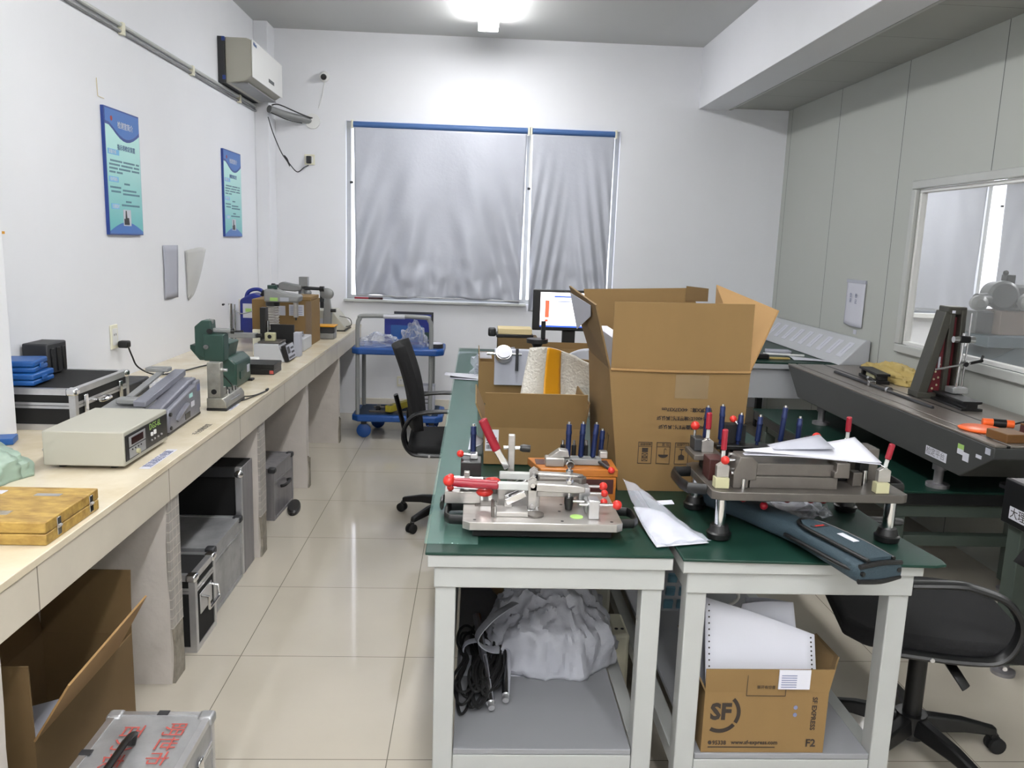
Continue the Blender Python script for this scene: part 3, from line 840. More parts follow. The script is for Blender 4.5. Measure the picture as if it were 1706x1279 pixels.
t = thing('sensor_lead', 'thin black sensor lead hanging off the nickel tester along the counter', 'cable', (-1.08, 3.42, CZ))
MB().tube([(0, 0, .165), (.03, .06, .10), (.01, .16, .05), (.02, .24, .012), (.06, .30, .004), (.085, .42, .004), (.088, .44, .004), (.08, .36, .004), (.05, .2, .004), (.03, .16, .004)], .0025).build('lead', 'black', t)
C('tip', 'black', t, (.086, .43, .006), (.086, .455, .006), .006)

# --- green instrument
t = thing('green_projector', 'dark green cast instrument with an upper head and eyepiece arm on the counter', 'instrument', (-1.275, 3.80, CZ))
t.scale = (.86, .9, .76)
MB().prism([(0, .0), (.14, .0), (.15, .03), (.15, .16), (.11, .20), (.0, .19)], 'y', .10, .38).build('base_housing', 'mgreen', t, bev=.010)
MB().prism([(-.03, .19), (.09, .19), (.11, .29), (-.0, .30), (-.03, .26)], 'y', .12, .30).build('middle_housing', 'mgreen', t, bev=.010)
MB().prism([(.02, .19), (.10, .19), (.11, .24), (.11, .36), (.02, .355)], 'x', .0, .11).build('lamp_housing', 'mgreen', t, bev=.006)
MB().prism([(-.05, .23), (.01, .19), (.05, .19), (.04, .44), (-.01, .44), (-.05, .40)], 'y', .03, .11).build('column', 'mgreen', t, bev=.006)
MB().prism([(-.08, .26), (-.03, .19), (.02, .19), (.0, .28), (-.08, .285)], 'y', .04, .12).build('shoulder', 'mgreen', t, bev=.004)
MB().obox((.075, .08, .375), (.13, .03, .026), (1, .2, -.05), (0, 1, 0)).build('eyepiece_arm', 'ironpl', t, bev=.005)
C('eyepiece_ring', 'black', t, (.13, .085, .372), (.148, .088, .371), .017)
C('upper_knob', 'ironpl', t, (.02, .06, .435), (.045, .06, .43), .014)
C('focus_knob', 'chrome', t, (.02, .02, .28), (.02, .0, .28), .014)
C('pivot', 'black', t, (.035, .03, .375), (.035, .02, .375), .016)
B('name_plate', 'paperg', t, (.150, .152), (.30, .345), (.07, .12), 0.0005)
B('foot', 'black', t, (.12, .165), (.35, .40), (0, .014), .003)
B('foot', 'black', t, (.0, .14), (.10, .14), (-.0, .004), .001)
MB().box((.150, .156), (.16, .23), (.05, .10)).build('vent_cover', 'mgreen', t, bev=.002)

# --- flat black box
t = thing('black_box', 'flat black box with a small pink label on the counter behind the green instrument', 'box', (-1.30, 4.31, CZ))
MB().box((0, .228), (0, .17), (0, .030)).build('base', 'black', t, bev=.002)
MB().box((-.001, .229), (-.001, .171), (.031, .056)).build('lid', 'black', t, bev=.002)
B('label', 'pinkred', t, (.205, .226), (-.0018, -.001), (.006, .024), 0)

# --- steel pole stand with cross arm
t = thing('pole_stand', 'tall bright steel pole stand with a grey cross arm behind the green instrument', 'stand', (-1.44, 4.80, CZ))
MB().box((-.08, .07), (-.08, .08), (0, .03)).build('foot', 'whitepl', t, bev=.008)
C('pole', 'chrome', t, (0, 0, .03), (0, 0, .335), .0125)
C('spindle', 'chrome', t, (.022, .01, .03), (.022, .01, .33), .005)
MB().prism([(-.05, -.02), (.02, -.03), (.14, -.012), (.16, .01), (.02, .03), (-.05, .02)], 'z', .135, .165).build('cross_arm', 'ironpl', t, bev=.004)
C('clamp_rod', 'black', t, (-.07, -.01, .168), (.07, .01, .172), .005)
C('clamp_screw', 'black', t, (-.03, -.02, .33), (-.03, -.04, .33), .006)
MB().tube([(.02, 0, .30), (.06, .02, .275), (.12, .03, .29)], .003).build('arm_wire', 'ironpl', t)
C('arm_knob', 'black', t, (.15, 0, .15), (.18, 0, .15), .012)

# --- grey unit with keypad + black bracket
t = thing('keypad_unit', 'grey box unit with a tilted black keypad display facing the aisle', 'instrument', (-1.30, 4.76, CZ))
MB().prism([(.0, 0), (.18, 0), (.16, .055), (.14, .105), (0, .105)], 'y', 0, .19).build('housing', 'deskgrey', t, bev=.004)
f = MB().prism([(.183, .0), (.207, .008), (.185, .100), (.160, .096)], 'y', -.005, .195).build('keypad_frame', 'black', t, bev=.003)
pl = MB().prism([(.2072, .012), (.2082, .0125), (.1872, .098), (.1862, .0975)], 'y', .008, .185).build('key_panel', 'paperg', f)
for k in range(3):
    z = .025 + k * .024
    x = .2085 - (z - .012) * .245
    for j in range(5 if k == 0 else 3):
        y = (.02 if k == 0 else .10) + j * (.03 if k == 0 else .026)
        MB().obox((x, y + .008, z), (.002, .018, .012), (.97, 0, .24), (0, 1, 0)).build('key', 'black', f)
MB().obox((.1945, .045, .068), (.002, .06, .04), (.97, 0, .24), (0, 1, 0)).build('lcd', 'dkgrey', f)
B('stage', 'steel2', t, (.02, .15), (.02, .17), (.105, .116), .002)
B('workpiece', 'cream2', t, (.05, .11), (.06, .10), (.116, .165), .004)
C('workpiece_bore', 'black', t, (.08, .058, .143), (.08, .0595, .143), .012)
t = thing('black_bracket', 'black upright measuring bracket standing behind the keypad unit', 'bracket', (-1.315, 5.02, CZ))
MB().box((.05, .195), (0, .015), (0, .195)).build('back_plate', 'black', t, bev=.002)
MB().box((.0, .035), (-.05, .015), (.0, .30)).build('upright', 'black', t, bev=.002)
MB().box((.035, .05), (0, .015), (.02, .16)).build('link', 'black', t, bev=.001)
MB().box((.195, .235), (-.02, .04), (.0, .15)).build('side_block', 'paperg', t, bev=.003)
C('probe', 'chrome', t, (.045, -.035, .13), (.045, -.035, .22), .009)
C('probe_tip', 'chrome', t, (.045, -.035, .09), (.045, -.035, .13), .003)
B('rear_panel', 'creampl', t, (-.06, -.002), (.0, .02), (0, .16), .002)

# --- spring tester: round table, coiled column, big head
t = thing('column_comparator', 'grey comparator with ribbed column, large overhanging head and round anvil', 'instrument', (-1.30, 5.22, CZ))
MB().box((-.10, .195), (.0, .26), (0, .085)).build('base', 'deskgrey', t, bev=.006)
m = MB(); 
m.lathe((-.03, .13, .085), (-.03, .13, .29), [(0, .042)] + [(k / 24, .042 if k % 2 else .035) for k in range(1, 24)] + [(1, .042)], 28)
m.build('ribbed_column', 'steel', t)
C('column_collar', 'black', t, (-.03, .13, .28), (-.03, .13, .31), .044)
MB().prism([(-.07, .31), (.15, .31), (.155, .355), (.05, .37), (-.02, .395), (-.07, .39)], 'y', .06, .20).build('head', 'ironpl', t, bev=.012)
C('head_cap', 'mgreen', t, (-.03, .13, .39), (-.03, .13, .415), .032)
C('quill', 'steel', t, (.12, .13, .21), (.12, .13, .31), .016)
C('quill_tip', 'black', t, (.12, .13, .19), (.12, .13, .21), .006)
MB().lathe((.10, .13, .085), (.10, .13, .12), [(0, .05), (.2, .072), (.5, .072), (.55, .066), (1, .066)], 36).build('anvil_table', 'chrome', t)
C('anvil_pin', 'black', t, (.09, .12, .12), (.09, .12, .145), .007)
B('label', 'greenlabel', t, (-.03, .02), (.0585, .0598), (.318, .34), 0)
B('label', 'paperg', t, (.035, .09), (.0585, .0598), (.318, .342), 0)
# --- cardboard box behind
t = thing('cardboard_box', 'taped cardboard box with white labels on the counter behind the comparator', 'box', (-1.52, 5.55, CZ))
MB().box((0, .40), (0, .30), (0, .305)).build('carton', 'card', t, bev=.003)
B('flap', 'card', t, (.19, .398), (.0, .28), (.306, .33), .003)
B('tape', 'pvc', t, (.36, .4005), (-.0012, 0), (.05, .30), 0)
B('shipping_label', 'paper', t, (.17, .225), (-.002, 0), (.20, .265), 0)
B('shipping_label', 'paper', t, (.25, .35), (-.002, 0), (.20, .275), 0)
lb = MB()
for k in range(5):
    lb.box((.258, .34), (-.0028, -.002), (.21 + k * .012, .213 + k * .012))
lb.build('label_print', 'inkblue', t)
# --- blue jug
t = thing('blue_jug', 'deep blue plastic jerry can with a handle in the corner of the counter', 'jerry can', (-1.735, 6.0, CZ))
t.scale = (.9, 1, .87)
MB().prism([(0, 0), (.22, 0), (.22, .30), (.15, .34), (.10, .36), (.0, .30)], 'y', 0, .17).build('body', 'jug', t, bev=.02)
MB().tube([(.03, .085, .30), (.05, .085, .36), (.10, .085, .385), (.16, .085, .375), (.20, .085, .30)], .016).build('handle', 'jug', t)
C('cap', 'black', t, (.17, .085, .33), (.19, .085, .375), .026)
B('label', 'paper', t, (.03, .13), (-.002, 0), (.15, .27), 0)
B('label_print', 'greenlabel', t, (.05, .10), (-.0028, -.002), (.20, .23), 0)
# --- microscope-like optic
t = thing('optical_comparator', 'grey optical comparator with crossed knobs and an oval cast arm', 'instrument', (-1.37, 6.04, CZ))
t.scale = (.95, 1, .80)
MB().box((-.06, .16), (.0, .30), (0, .05)).build('base', 'ironpl', t, bev=.008)
C('column', 'ironpl', t, (.05, .2, .05), (.05, .2, .46), .035)
MB().prism([(-.13, .41), (.0, .40), (.05, .41), (.05, .46), (-.02, .47), (-.10, .49), (-.13, .47)], 'y', .14, .22).build('eyepiece_head', 'ironpl', t, bev=.01)
C('crossbar', 'dkgrey', t, (-.17, .18, .445), (.20, .18, .43), .016)
C('end_knob', 'black', t, (-.19, .18, .446), (-.165, .18, .445), .024)
C('end_knob', 'black', t, (.19, .18, .43), (.225, .18, .43), .026)
MB().box((.03, .10), (.15, .21), (.45, .54)).build('lamp_box', 'ironpl', t, bev=.004)
MB().sph((.095, .18, .39), .03).build('lens_turret', 'ironpl', t)
MB().sph((.05, .15, .36), .025).build('focus_ball', 'ironpl', t)
MB().lathe((.245, .17, .385), (.245, .20, .385), [(0, .04), (.2, .055), (.8, .055), (1, .04)], 30).build('oval_arm_head', 'ironpl', t, bev=.004)
MB().prism([(.21, .05), (.28, .05), (.285, .20), (.27, .34), (.225, .34)], 'y', .17, .20).build('oval_arm', 'ironpl', t, bev=.006)
C('arm_knob', 'black', t, (.28, .16, .23), (.32, .16, .23), .016)
# --- grey wedge instrument + small vise at the far end
t = thing('wedge_instrument', 'pale grey wedge shaped instrument at the far end of the counter', 'instrument', (-1.30, 6.42, CZ))
MB().prism([(0, 0.008), (.26, .008), (.27, .03), (.17, .16), (.05, .165), (0, .12)], 'y', 0, .30).build('housing', 'greyinst', t, bev=.006)
MB().box((.0, .27), (.0, .30), (0, .01)).build('base_pad', 'black', t, bev=.002)
C('eyepiece', 'black', t, (.05, .20, .165), (.05, .20, .30), .016)
C('eyepiece_ring', 'dkgrey', t, (.05, .20, .215), (.05, .20, .245), .024)
MB().tube([(.22, .02, .12), (.30, .03, .10), (.31, .04, .05), (.265, .05, .035)], .003).build('lead', 'black', t)
B('side_plate', 'paperg', t, (.06, .13), (-.001, .001), (.04, .10), 0)
t = thing('bench_vise', 'small steel vise at the counter edge in front of the wedge instrument', 'vise', (-1.13, 5.90, CZ))
MB().box((0, .10), (0, .12), (0, .045)).build('body', 'ironpl', t, bev=.006)
MB().box((0, .10), (.0, .03), (.045, .09)).build('fixed_jaw', 'dkgrey', t, bev=.003)
MB().box((0, .10), (.06, .12), (.045, .085)).build('moving_jaw', 'ironpl', t, bev=.003)
B('paper_packet', 'packtape', t, (-.04, .11), (-.02, .12), (.092, .10), .001)
for i, (xx, yy, c) in enumerate(((-1.30, 5.60, 0), (-1.10, 5.45, 1))):
    pass
t = thing('marker_pen', 'dark red marker lying on the window sill at its left end', 'marker', (-.92, 6.975, 1.006))
C('barrel', 'redplastic', t, (-.12, 0, .009), (.0, -.004, .009), .008)
C('cap', 'maroon', t, (.0, -.004, .010), (.12, -.005, .010), .010)
B('wall_sticker', 'paper', t, (-.2, -.13), (-.0, .004), (-.03, -.015), 0)

# ================================================================== UNDER THE COUNTER
def open_carton(name, label, loc, lx, ly, lz, flaps, m='card', rz=0, th=.004, taper=0, cat='box'):
    """open box; flaps: dict side -> (length, tilt outwards in degrees)"""
    t = thing(name, label, cat, loc, rz)
    w = MB()
    w.box((0, lx), (0, ly), (0, th))
    w.box((0, lx), (0, th), (th, lz)).box((0, lx), (ly - th, ly), (th, lz))
    w.box((0, th), (th, ly - th), (th, lz)).box((lx - th, lx), (th, ly - th), (th, lz))
    w.build('carton', m, t)
    for side, (L, tilt) in flaps.items():
        s, c = math.sin(R(tilt)), math.cos(R(tilt))
        if side == 'front':
            q = [(0, 0, lz), (lx, 0, lz), (lx, -L * s, lz + L * c), (0, -L * s, lz + L * c)]
        elif side == 'back':
            q = [(lx, ly, lz), (0, ly, lz), (0, ly + L * s, lz + L * c), (lx, ly + L * s, lz + L * c)]
        elif side == 'left':
            q = [(0, ly, lz), (0, 0, lz), (-L * s, 0, lz + L * c), (-L * s, ly, lz + L * c)]
        else:
            q = [(lx, 0, lz), (lx, ly, lz), (lx + L * s, ly, lz + L * c), (lx + L * s, 0, lz + L * c)]
        MB().quad(*q, t=-th).build('flap', m, t)
    return t
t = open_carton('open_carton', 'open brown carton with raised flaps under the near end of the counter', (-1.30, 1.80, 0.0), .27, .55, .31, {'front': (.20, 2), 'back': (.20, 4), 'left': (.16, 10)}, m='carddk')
MB().quad((.27, 0, .31), (.27, .46, .31), (.40, .36, .52), (.37, -.02, .47), t=-.005).build('flap', 'cardin', t)
MB().obox((.12, .25, .12), (.2, .3, .02), (1, 0, .3), (0, 1, .4)).build('packing_sheet', 'paperg', t)
t = thing('silver_case', 'small silver case with red lettering standing on the floor at the lower left', 'case', (-.915, 1.55, 0))
flight_case(t, .255, .405, .295, body='alumplate', trim='alum', split=.72, corner='alumplate', w=.016)
for y in (.10, .28):
    MB().box((.255, .262), (y, y + .03), (.17, .235)).build('latch', 'chrome', t, bev=.003)
for (x, y) in ((.01, .39), (.13, .395), (.01, .23)):
    B('rivet_plate', 'dkgrey', t, (x - .012, x + .016), (y - .008, y + .012), (.296, .2985), .001)
MB().tube([(.105, .26, .298), (.11, .262, .325), (.12, .20, .345), (.12, .10, .345), (.105, .06, .325), (.10, .055, .298)], (.012, .006), n=10).build('handle', 'black', t)
MB().tube([(.092, .25, .298), (.095, .25, .318), (.10, .15, .322), (.095, .07, .318), (.092, .07, .298)], .003).build('handle_frame', 'chrome', t)
text('lettering', '百分表检', 'pinkred', t, (.065, .345, .2965), (0, -1, 0), (1, 0, 0), .058)
text('lettering', '明世市', 'pinkred', t, (.165, .355, .2965), (0, -1, 0), (1, 0, 0), .058)

t = thing('flight_case', 'black flight case with a large chrome handle under the counter, nearest the picture front', 'flight case', (-1.38, 2.80, 0))
flight_case(t, .385, .225, .30, split=.80)
for (y0) in (0.045,):
    MB().box((.385, .389), (y0, y0 + .13), (.13, .21)).build('handle_plate', 'alum', t, bev=.002)
    MB().tube([(.389, .055, .20), (.415, .055, .195), (.418, .055, .15), (.418, .165, .15), (.415, .165, .195), (.389, .165, .20)], .006, smooth=False).build('handle', 'chrome', t)
t = thing('silver_case', 'scuffed grey aluminium case with faded red marks on its lid under the counter', 'case', (-1.42, 3.10, 0))
flight_case(t, .395, .39, .285, body='alumplate', trim='alumplate', split=.75, corner='dkgrey', w=.016)
text('lettering', '检定', 'pinkred', t, (.08, .26, .2865), (0, -1, 0), (1, 0, 0), .07)
B('lid_latch', 'chrome', t, (.22, .27), (-.006, .001), (.19, .235), .002)
t = thing('rack_case', 'tall black rack case with a ball corner and dark open front under the counter', 'flight case', (-1.46, 3.515, 0))
MB().box((0, .43), (0.02, .17), (0, .50)).build('shell', 'blackm', t, bev=.004)
for x in (0.0, .405):
    MB().box((x, x + .03), (-.003, .022), (0, .50)).build('edge_post', 'alum', t, bev=.003)
MB().box((.03, .405), (-.003, .022), (.455, .50)).build('top_rail', 'dkgrey', t, bev=.003)
MB().box((.431, .436), (.01, .17), (.0, .50)).build('side_rail', 'alumdim', t, bev=.002)
MB().sph((.425, -.005, .472), .019).build('ball_corner', 'chrome', t)
MB().tube([(.12, .05, .505), (.2, .12, .507), (.3, .08, .506), (.2, .06, .508)], .006).build('loose_cable', 'black', t)
t = thing('ribbed_case', 'grey ribbed aluminium case tilted on a black foot between the counter piers', 'case', (-1.45, 4.24, 0.0), R(-3))
flight_case(t, .39, .36, .29, body='alumdim', trim='alumdim', split=.7, corner='dkgrey', w=.014)
MB().tube([(.392, .12, .16), (.415, .13, .165), (.415, .23, .165), (.392, .24, .16)], .009).build('handle', 'black', t)
t = thing('rubber_pad', 'flat black oval rubber pad lying on the floor beside the ribbed case', 'rubber pad', (-1.0, 4.42, 0), R(8))
MB().lathe((0, 0, 0), (0, 0, .025), [(0, .05), (.7, .05), (1, .043)], 30).build('disc', 'black', t).scale = (.7, 2.4, 1)
# ================================================================== CENTRE TABLES
TZ = 0.8
def work_table(name, label, x0, x1, y0, y1, side=None, skew=0.0):
    t = thing(name, label, 'table', (x0, y0, 0))
    w, d = x1 - x0, y1 - y0
    f = MB().box((.015, w - .015), (.012, d - .012), (.70, .755)).build('frame', 'tabframe', t, bev=.003)
    MB().box((0, w), (0, d), (.757, .788)).build('tabletop', 'tabframe', t, bev=.002)
    for x in (.018, w - .068):
        for y in (.02, d - .07):
            B('leg', 'tabframe', t, (x, x + .05), (y, y + .05), (0, .70), .003)
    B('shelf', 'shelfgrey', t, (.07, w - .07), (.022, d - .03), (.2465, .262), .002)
    for y in (.022, d - .062):
        B('rail', 'tabframe', t, (.069, w - .069), (y, y + .04), (.20, .245), .002)
    for x in (.02, w - .06):
        B('rail', 'tabframe', t, (x, x + .04), (.071, d - .071), (.20, .245), .002)
    if side:
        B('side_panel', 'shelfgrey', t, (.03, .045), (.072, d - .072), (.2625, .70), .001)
    return t
work_table('work_table', 'white framed work table at the left of the nearest pair, carrying the toggle clamp plate', -0.10, 0.494, 1.83, 3.65, True)
work_table('work_table', 'white framed work table, right of the nearest pair, printed carton on its shelf', 0.515, 1.11, 1.815, 3.65)
work_table('work_table', 'white framed work table at the far end of the left row, under the monitor', -0.10, 0.494, 3.66, 5.52)
work_table('work_table', 'white framed work table at the far end of the right row', 0.515, 1.11, 3.66, 5.52)
tag(MB().box((-.106, .494), (1.826, 5.53), (.7885, .7955)).build('rubber_mat', 'green', bev=.002), 'dark green rubber mat covering the left row of tables', 'mat')
m = MB().prism([(.512, 1.81), (1.125, 1.79), (1.155, 1.80), (1.16, 1.83), (1.135, 2.0), (1.125, 2.4), (1.12, 5.5), (.512, 5.5)], 'z', .7885, .7955)
tag(m.build('rubber_mat', 'green', bev=.002), 'dark green rubber mat overhanging the right edge of the right table row', 'mat')
tag(MB().box((-.112, .02), (1.88, 5.54), (.7958, .7988)).build('glass_strip', 'glass', bev=.001), 'strip of pale table glass along the aisle edge of the left table row', 'glass sheet')
TZ = .799

# ------------------------------------------------------------------ big carton
def big_carton():
    t = thing('large_carton', 'largest brown carton, flaps up, with upside down black print, in the middle of the tables', 'box', (.40, 2.345, TZ - .003))
    lx, ly, lz, th = .425, .42, .372, .005
    b = [(.045, 0), (lx - .012, 0.004), (lx - .0, ly), (.02, ly)]
    T = [(0, 0), (lx, 0), (lx + .01, ly), (-.005, ly)]
    w = MB()
    for i in range(4):
        j = (i + 1) % 4
        cx, cy = lx / 2, ly / 2
        def ins(p):
            d = Vector((cx - p[0], cy - p[1])); d.normalize(); return (p[0] + d.x * th * 1.4, p[1] + d.y * th * 1.4)
        bi, bj, ti, tj = b[i], b[j], T[i], T[j]
        w.hexa([(*bi, 0), (*bj, 0), (*ins(bj), 0), (*ins(bi), 0)], [(*ti, lz), (*tj, lz), (*ins(tj), lz), (*ins(ti), lz)])
    w.prism(b, 'z', 0, .004)
    w.build('carton', 'card', t)
    MB().quad((.005, 0, lz), (lx - .003, 0, lz), (lx - .006, -.005, lz + .205), (.004, -.006, lz + .200), t=-th).build('flap', 'card', t, label='front flap standing upright')
    MB().quad((lx, ly, lz), (0, ly, lz), (-.03, ly + .02, lz + .21), (lx - .08, ly + .02, lz + .225), t=-th).build('flap', 'card', t)
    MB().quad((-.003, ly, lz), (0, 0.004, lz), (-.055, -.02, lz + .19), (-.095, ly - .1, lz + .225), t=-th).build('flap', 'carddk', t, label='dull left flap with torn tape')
    MB().quad((lx, .002, lz), (lx + .01, ly, lz), (lx + .0, ly - .02, lz + .24), (lx + .085, .04, lz + .185), t=-th).build('flap', 'cardin', t, label='paler right flap folded outwards')
    MB().quad((lx - .10, ly + .01, lz + .18), (lx - .02, ly + .02, lz + .18), (lx - .02, ly + .02, lz + .225), (lx - .10, ly + .01, lz + .232), t=.004).build('torn_flap_edge', 'carddk', t)
    # crease between body and flap
    MB().tube([(.004, -.004, lz + .001), (.2, -.006, lz - .001), (lx - .002, -.004, lz + .002)], .004).build('crease', 'cardin', t)
    MB().quad((-.094, ly - .13, lz + .205), (-.062, .03, lz + .185), (-.056, .06, lz + .15), (-.070, ly - .16, lz + .09), t=.001).build('torn_tape', 'paperg', t)
    MB().box((.20, .30), (-.0025, -.0005), (.29, .362)).build('clear_tape', 'tapeclear', t)
    MB().box((.01, .05), (.03, ly - .03), (lz - .02, lz + .09)).build('white_liner', 'paper', t)
    # print, upside down
    for k, (s, z, x, sz) in enumerate((('长X宽X高：44X37X37cm', .248, .318, .0140), ('ISO14001环境管理体系认证', .222, .318, .0140), ('ISO9001质量管理体系认证', .195, .318, .0140))):
        text('lettering', s, 'ink', t, (x, -.001, z + .012), (-1, 0, 0), (0, 0, -1), sz, bold=.0004)
    for k in range(3):
        x = .100 + k * .056
        f = MB()
        f.box((x, x + .042), (-.0016, -.0004), (.086, .0875)).box((x, x + .042), (-.0016, -.0004), (.152, .1535)).box((x, x + .042), (-.0016, -.0004), (.139, .140))
        f.box((x, x + .0015), (-.0016, -.0004), (.0875, .152)).box((x + .0405, x + .042), (-.0016, -.0004), (.0875, .152))
        p = f.build('symbol_frame', 'ink', t)
        text('symbol_caption', ['堆码层数', '怕 湿', '小心轻放'][k], 'ink', p, (x + .0385, -.001, .150), (-1, 0, 0), (0, 0, -1), .0085 if k != 1 else .010)
        cx = x + .021
        if k == 0:
            m = MB().box((cx - .009, cx + .009), (-.0016, -.0004), (.122, .135)).build('symbol', 'ink', p)
            for z in (.107, .094):
                q = MB()
                q.box((cx - .009, cx + .009), (-.0016, -.0004), (z, z + .001)).box((cx - .009, cx + .009), (-.0016, -.0004), (z + .011, z + .012)).box((cx - .009, cx - .008), (-.0016, -.0004), (z, z + .012)).box((cx + .008, cx + .009), (-.0016, -.0004), (z, z + .012))
                q.obox((cx, -.001, z + .006), (.018, .001, .0012), (1, 0, .6), (0, 1, 0)).obox((cx, -.001, z + .006), (.018, .001, .0012), (1, 0, -.6), (0, 1, 0))
                q.build('symbol', 'ink', p)
        elif k == 1:
            MB().prism([(cx - .015, .115)] + [(cx + .015 * math.cos(R(180 + a * 20)), .115 + .010 * math.sin(R(180 + a * 20))) for a in range(1, 9)] + [(cx + .015, .115)], 'y', -.0016, -.0004).build('symbol', 'ink', p)
            MB().tube([(cx + .003, -.001, .115), (cx + .003, -.001, .130), (cx + .006, -.001, .134), (cx + .009, -.001, .130)], .0008, n=6).build('symbol', 'ink', p)
        else:
            MB().prism([(cx - .008, .134), (cx + .008, .134), (cx + .001, .129), (cx + .001, .117), (cx + .009, .112), (cx + .009, .100), (cx - .009, .100), (cx - .009, .112), (cx - .001, .117), (cx - .001, .129)], 'y', -.0016, -.0004).build('symbol', 'ink', p)
    # slanting print on the left side panel
    for g, (z0, n) in enumerate(((.20, 6), (.10, 6))):
        for k in range(n):
            MB().obox((.026 - .02 * (z0 + k * .006) , .10 + k * .022, z0 + .02 + k * .002), (.0012, .09, .003), (1, 0, .1), (0, .6, -.75)).build('side_print', 'ink', t)
    return t
big_carton()

# ------------------------------------------------------------------ small carton + taller carton behind it
t = open_carton('open_carton', 'low open carton with a barcode label left of the largest carton', (.038, 2.60, TZ), .335, .36, .125, {'front': (.125, 14), 'left': (.085, 22), 'right': (.09, 8)}, m='card')
B('shipping_label', 'paper', t, (.004, .048), (-.0012, -.0002), (.045, .118), 0)
lb = MB()
for k in range(14):
    lb.box((.008 + k * .0026, .0092 + k * .0026 + (k % 3) * .0004), (-.0020, -.0012), (.052, .066))
lb.box((.008, .03), (-.0020, -.0012), (.098, .110)).box((.008, .042), (-.0020, -.0012), (.088, .091)).box((.008, .040), (-.0020, -.0012), (.080, .083)).box((.008, .036), (-.0020, -.0012), (.072, .075))
lb.build('label_print', 'ink', t)
t = open_carton('open_carton', 'taller open carton holding a dial gauge behind the low carton', (.02, 3.62, TZ), .42, .36, .19, {'left': (.03, 5)}, m='card')
MB().box((.003, .06), (.1, .3), (.192, .197)).build('side_tape', 'pvc', t)
B('inner_divider', 'carddk', t, (.02, .40), (.06, .07), (.01, .14), .001)
t = thing('dial_gauge', 'white round dial gauge on a grey block leaning in the taller carton', 'gauge', (.13, 3.60, TZ + .19))
MB().box((-.04, .14), (0, .06), (-.10, .06)).build('block', 'paperg', t, bev=.002)
MB().lathe((.0, -.03, .055), (.0, -.002, .035), [(0, .036), (1, .038)], 32).build('dial_rim', 'alum', t)
MB().lathe((.0, -.0325, .0570), (.0, -.030, .0545), [(0, .032), (1, .032)], 32).build('dial_face', 'paper', t)
C('stem', 'chrome', t, (-.075, -.018, .045), (-.036, -.018, .045), .006)
C('stem', 'chrome', t, (.037, -.018, .045), (.08, -.018, .045), .006)
C('clamp_rod', 'dkgrey', t, (.06, -.02, -.03), (.06, -.02, .07), .007)
t = thing('black_fixture', 'small black fixture with two pale slots beside the dial gauge', 'fixture', (.27, 3.66, TZ + .13))
MB().box((0, .055), (0, .05), (-.09, .06)).build('body', 'black', t, bev=.003)
B('cap', 'dkgrey', t, (-.004, .06), (-.004, .054), (.06, .08), .002)
# bubble wrap
t = thing('bubble_wrap', 'sheet of bubble wrap with yellow tape bulging out of the low carton', 'bubble wrap', (.25, 2.80, TZ + .10))
def bw(u, v):
    x = -.10 + .33 * u
    z = .02 + (.235 - .03 * u - .10 * max(0, u - .6)) * v
    return (x * (.85) + .035 + .10 * (1 - v) * (u - .45), .02 + .16 * v * (1 - .5 * v) + .07 * math.sin(PI * u) * (1 - v) - .02 * math.sin(9 * u), z + .012 * math.sin(7 * u))
MB().grid(bw, 30, 24).build('film', 'bubble', t, solid=.006)
def bt(u, v):
    p = bw(.22 + .19 * u + .03 * (1 - v), v); return (p[0], p[1] - .006, p[2])
MB().grid(bt, 6, 24).build('tape', 'packtape', t, solid=.001)
# cartons and things at the far end
t = open_carton('open_carton', 'brown carton under the monitor at the far end of the left table row', (.36, 4.30, TZ), .36, .30, .17, {'right': (.06, 30)}, m='card')
B('barcode_label', 'paperg', t, (.02, .10), (-.002, -.0004), (.02, .12), 0)
t = thing('printer_paper', 'folded white tractor feed sheets standing in the carton by the monitor', 'paper', (.46, 4.22, TZ))
MB().grid(lambda u, v: (.0 + .20 * u, .03 * math.sin(4 * u) - .04 * v, .04 + v * (.10 + .05 * u) + .02 * math.sin(3 * u)), 12, 8).build('sheet', 'paper', t, solid=.002)
t = thing('flat_carton', 'small dull carton with a white label leaning against the largest carton', 'box', (.50, 3.92, TZ))
MB().obox((.09, .05, .10), (.22, .015, .12), (1, 0, -.12), (0, 1, .1)).build('carton', 'carddk', t, bev=.002)
MB().obox((.12, .04, .09), (.06, .004, .045), (1, 0, -.12), (0, 1, .1)).build('label', 'paper', t)
t = thing('black_stand', 'black threaded stand with round discs and a short post in front of the monitor', 'stand', (.32, 4.12, TZ))
t.scale = (1, 1, 1.32)
C('base', 'black', t, (0, 0, 0), (0, 0, .08), .04)
C('lower_disc', 'black', t, (0, 0, .10), (0, 0, .115), .055)
C('neck', 'dkgrey', t, (0, 0, .08), (0, 0, .10), .03)
C('spindle', 'alum', t, (0, 0, .115), (0, 0, .15), .010)
MB().lathe((0, 0, .15), (0, 0, .185), [(0, .02), (.5, .03), (.55, .055), (1, .055)], 28).build('upper_disc', 'black', t)
MB().box((.018, .04), (-.012, .012), (.185, .255)).build('post', 'black', t, bev=.002)
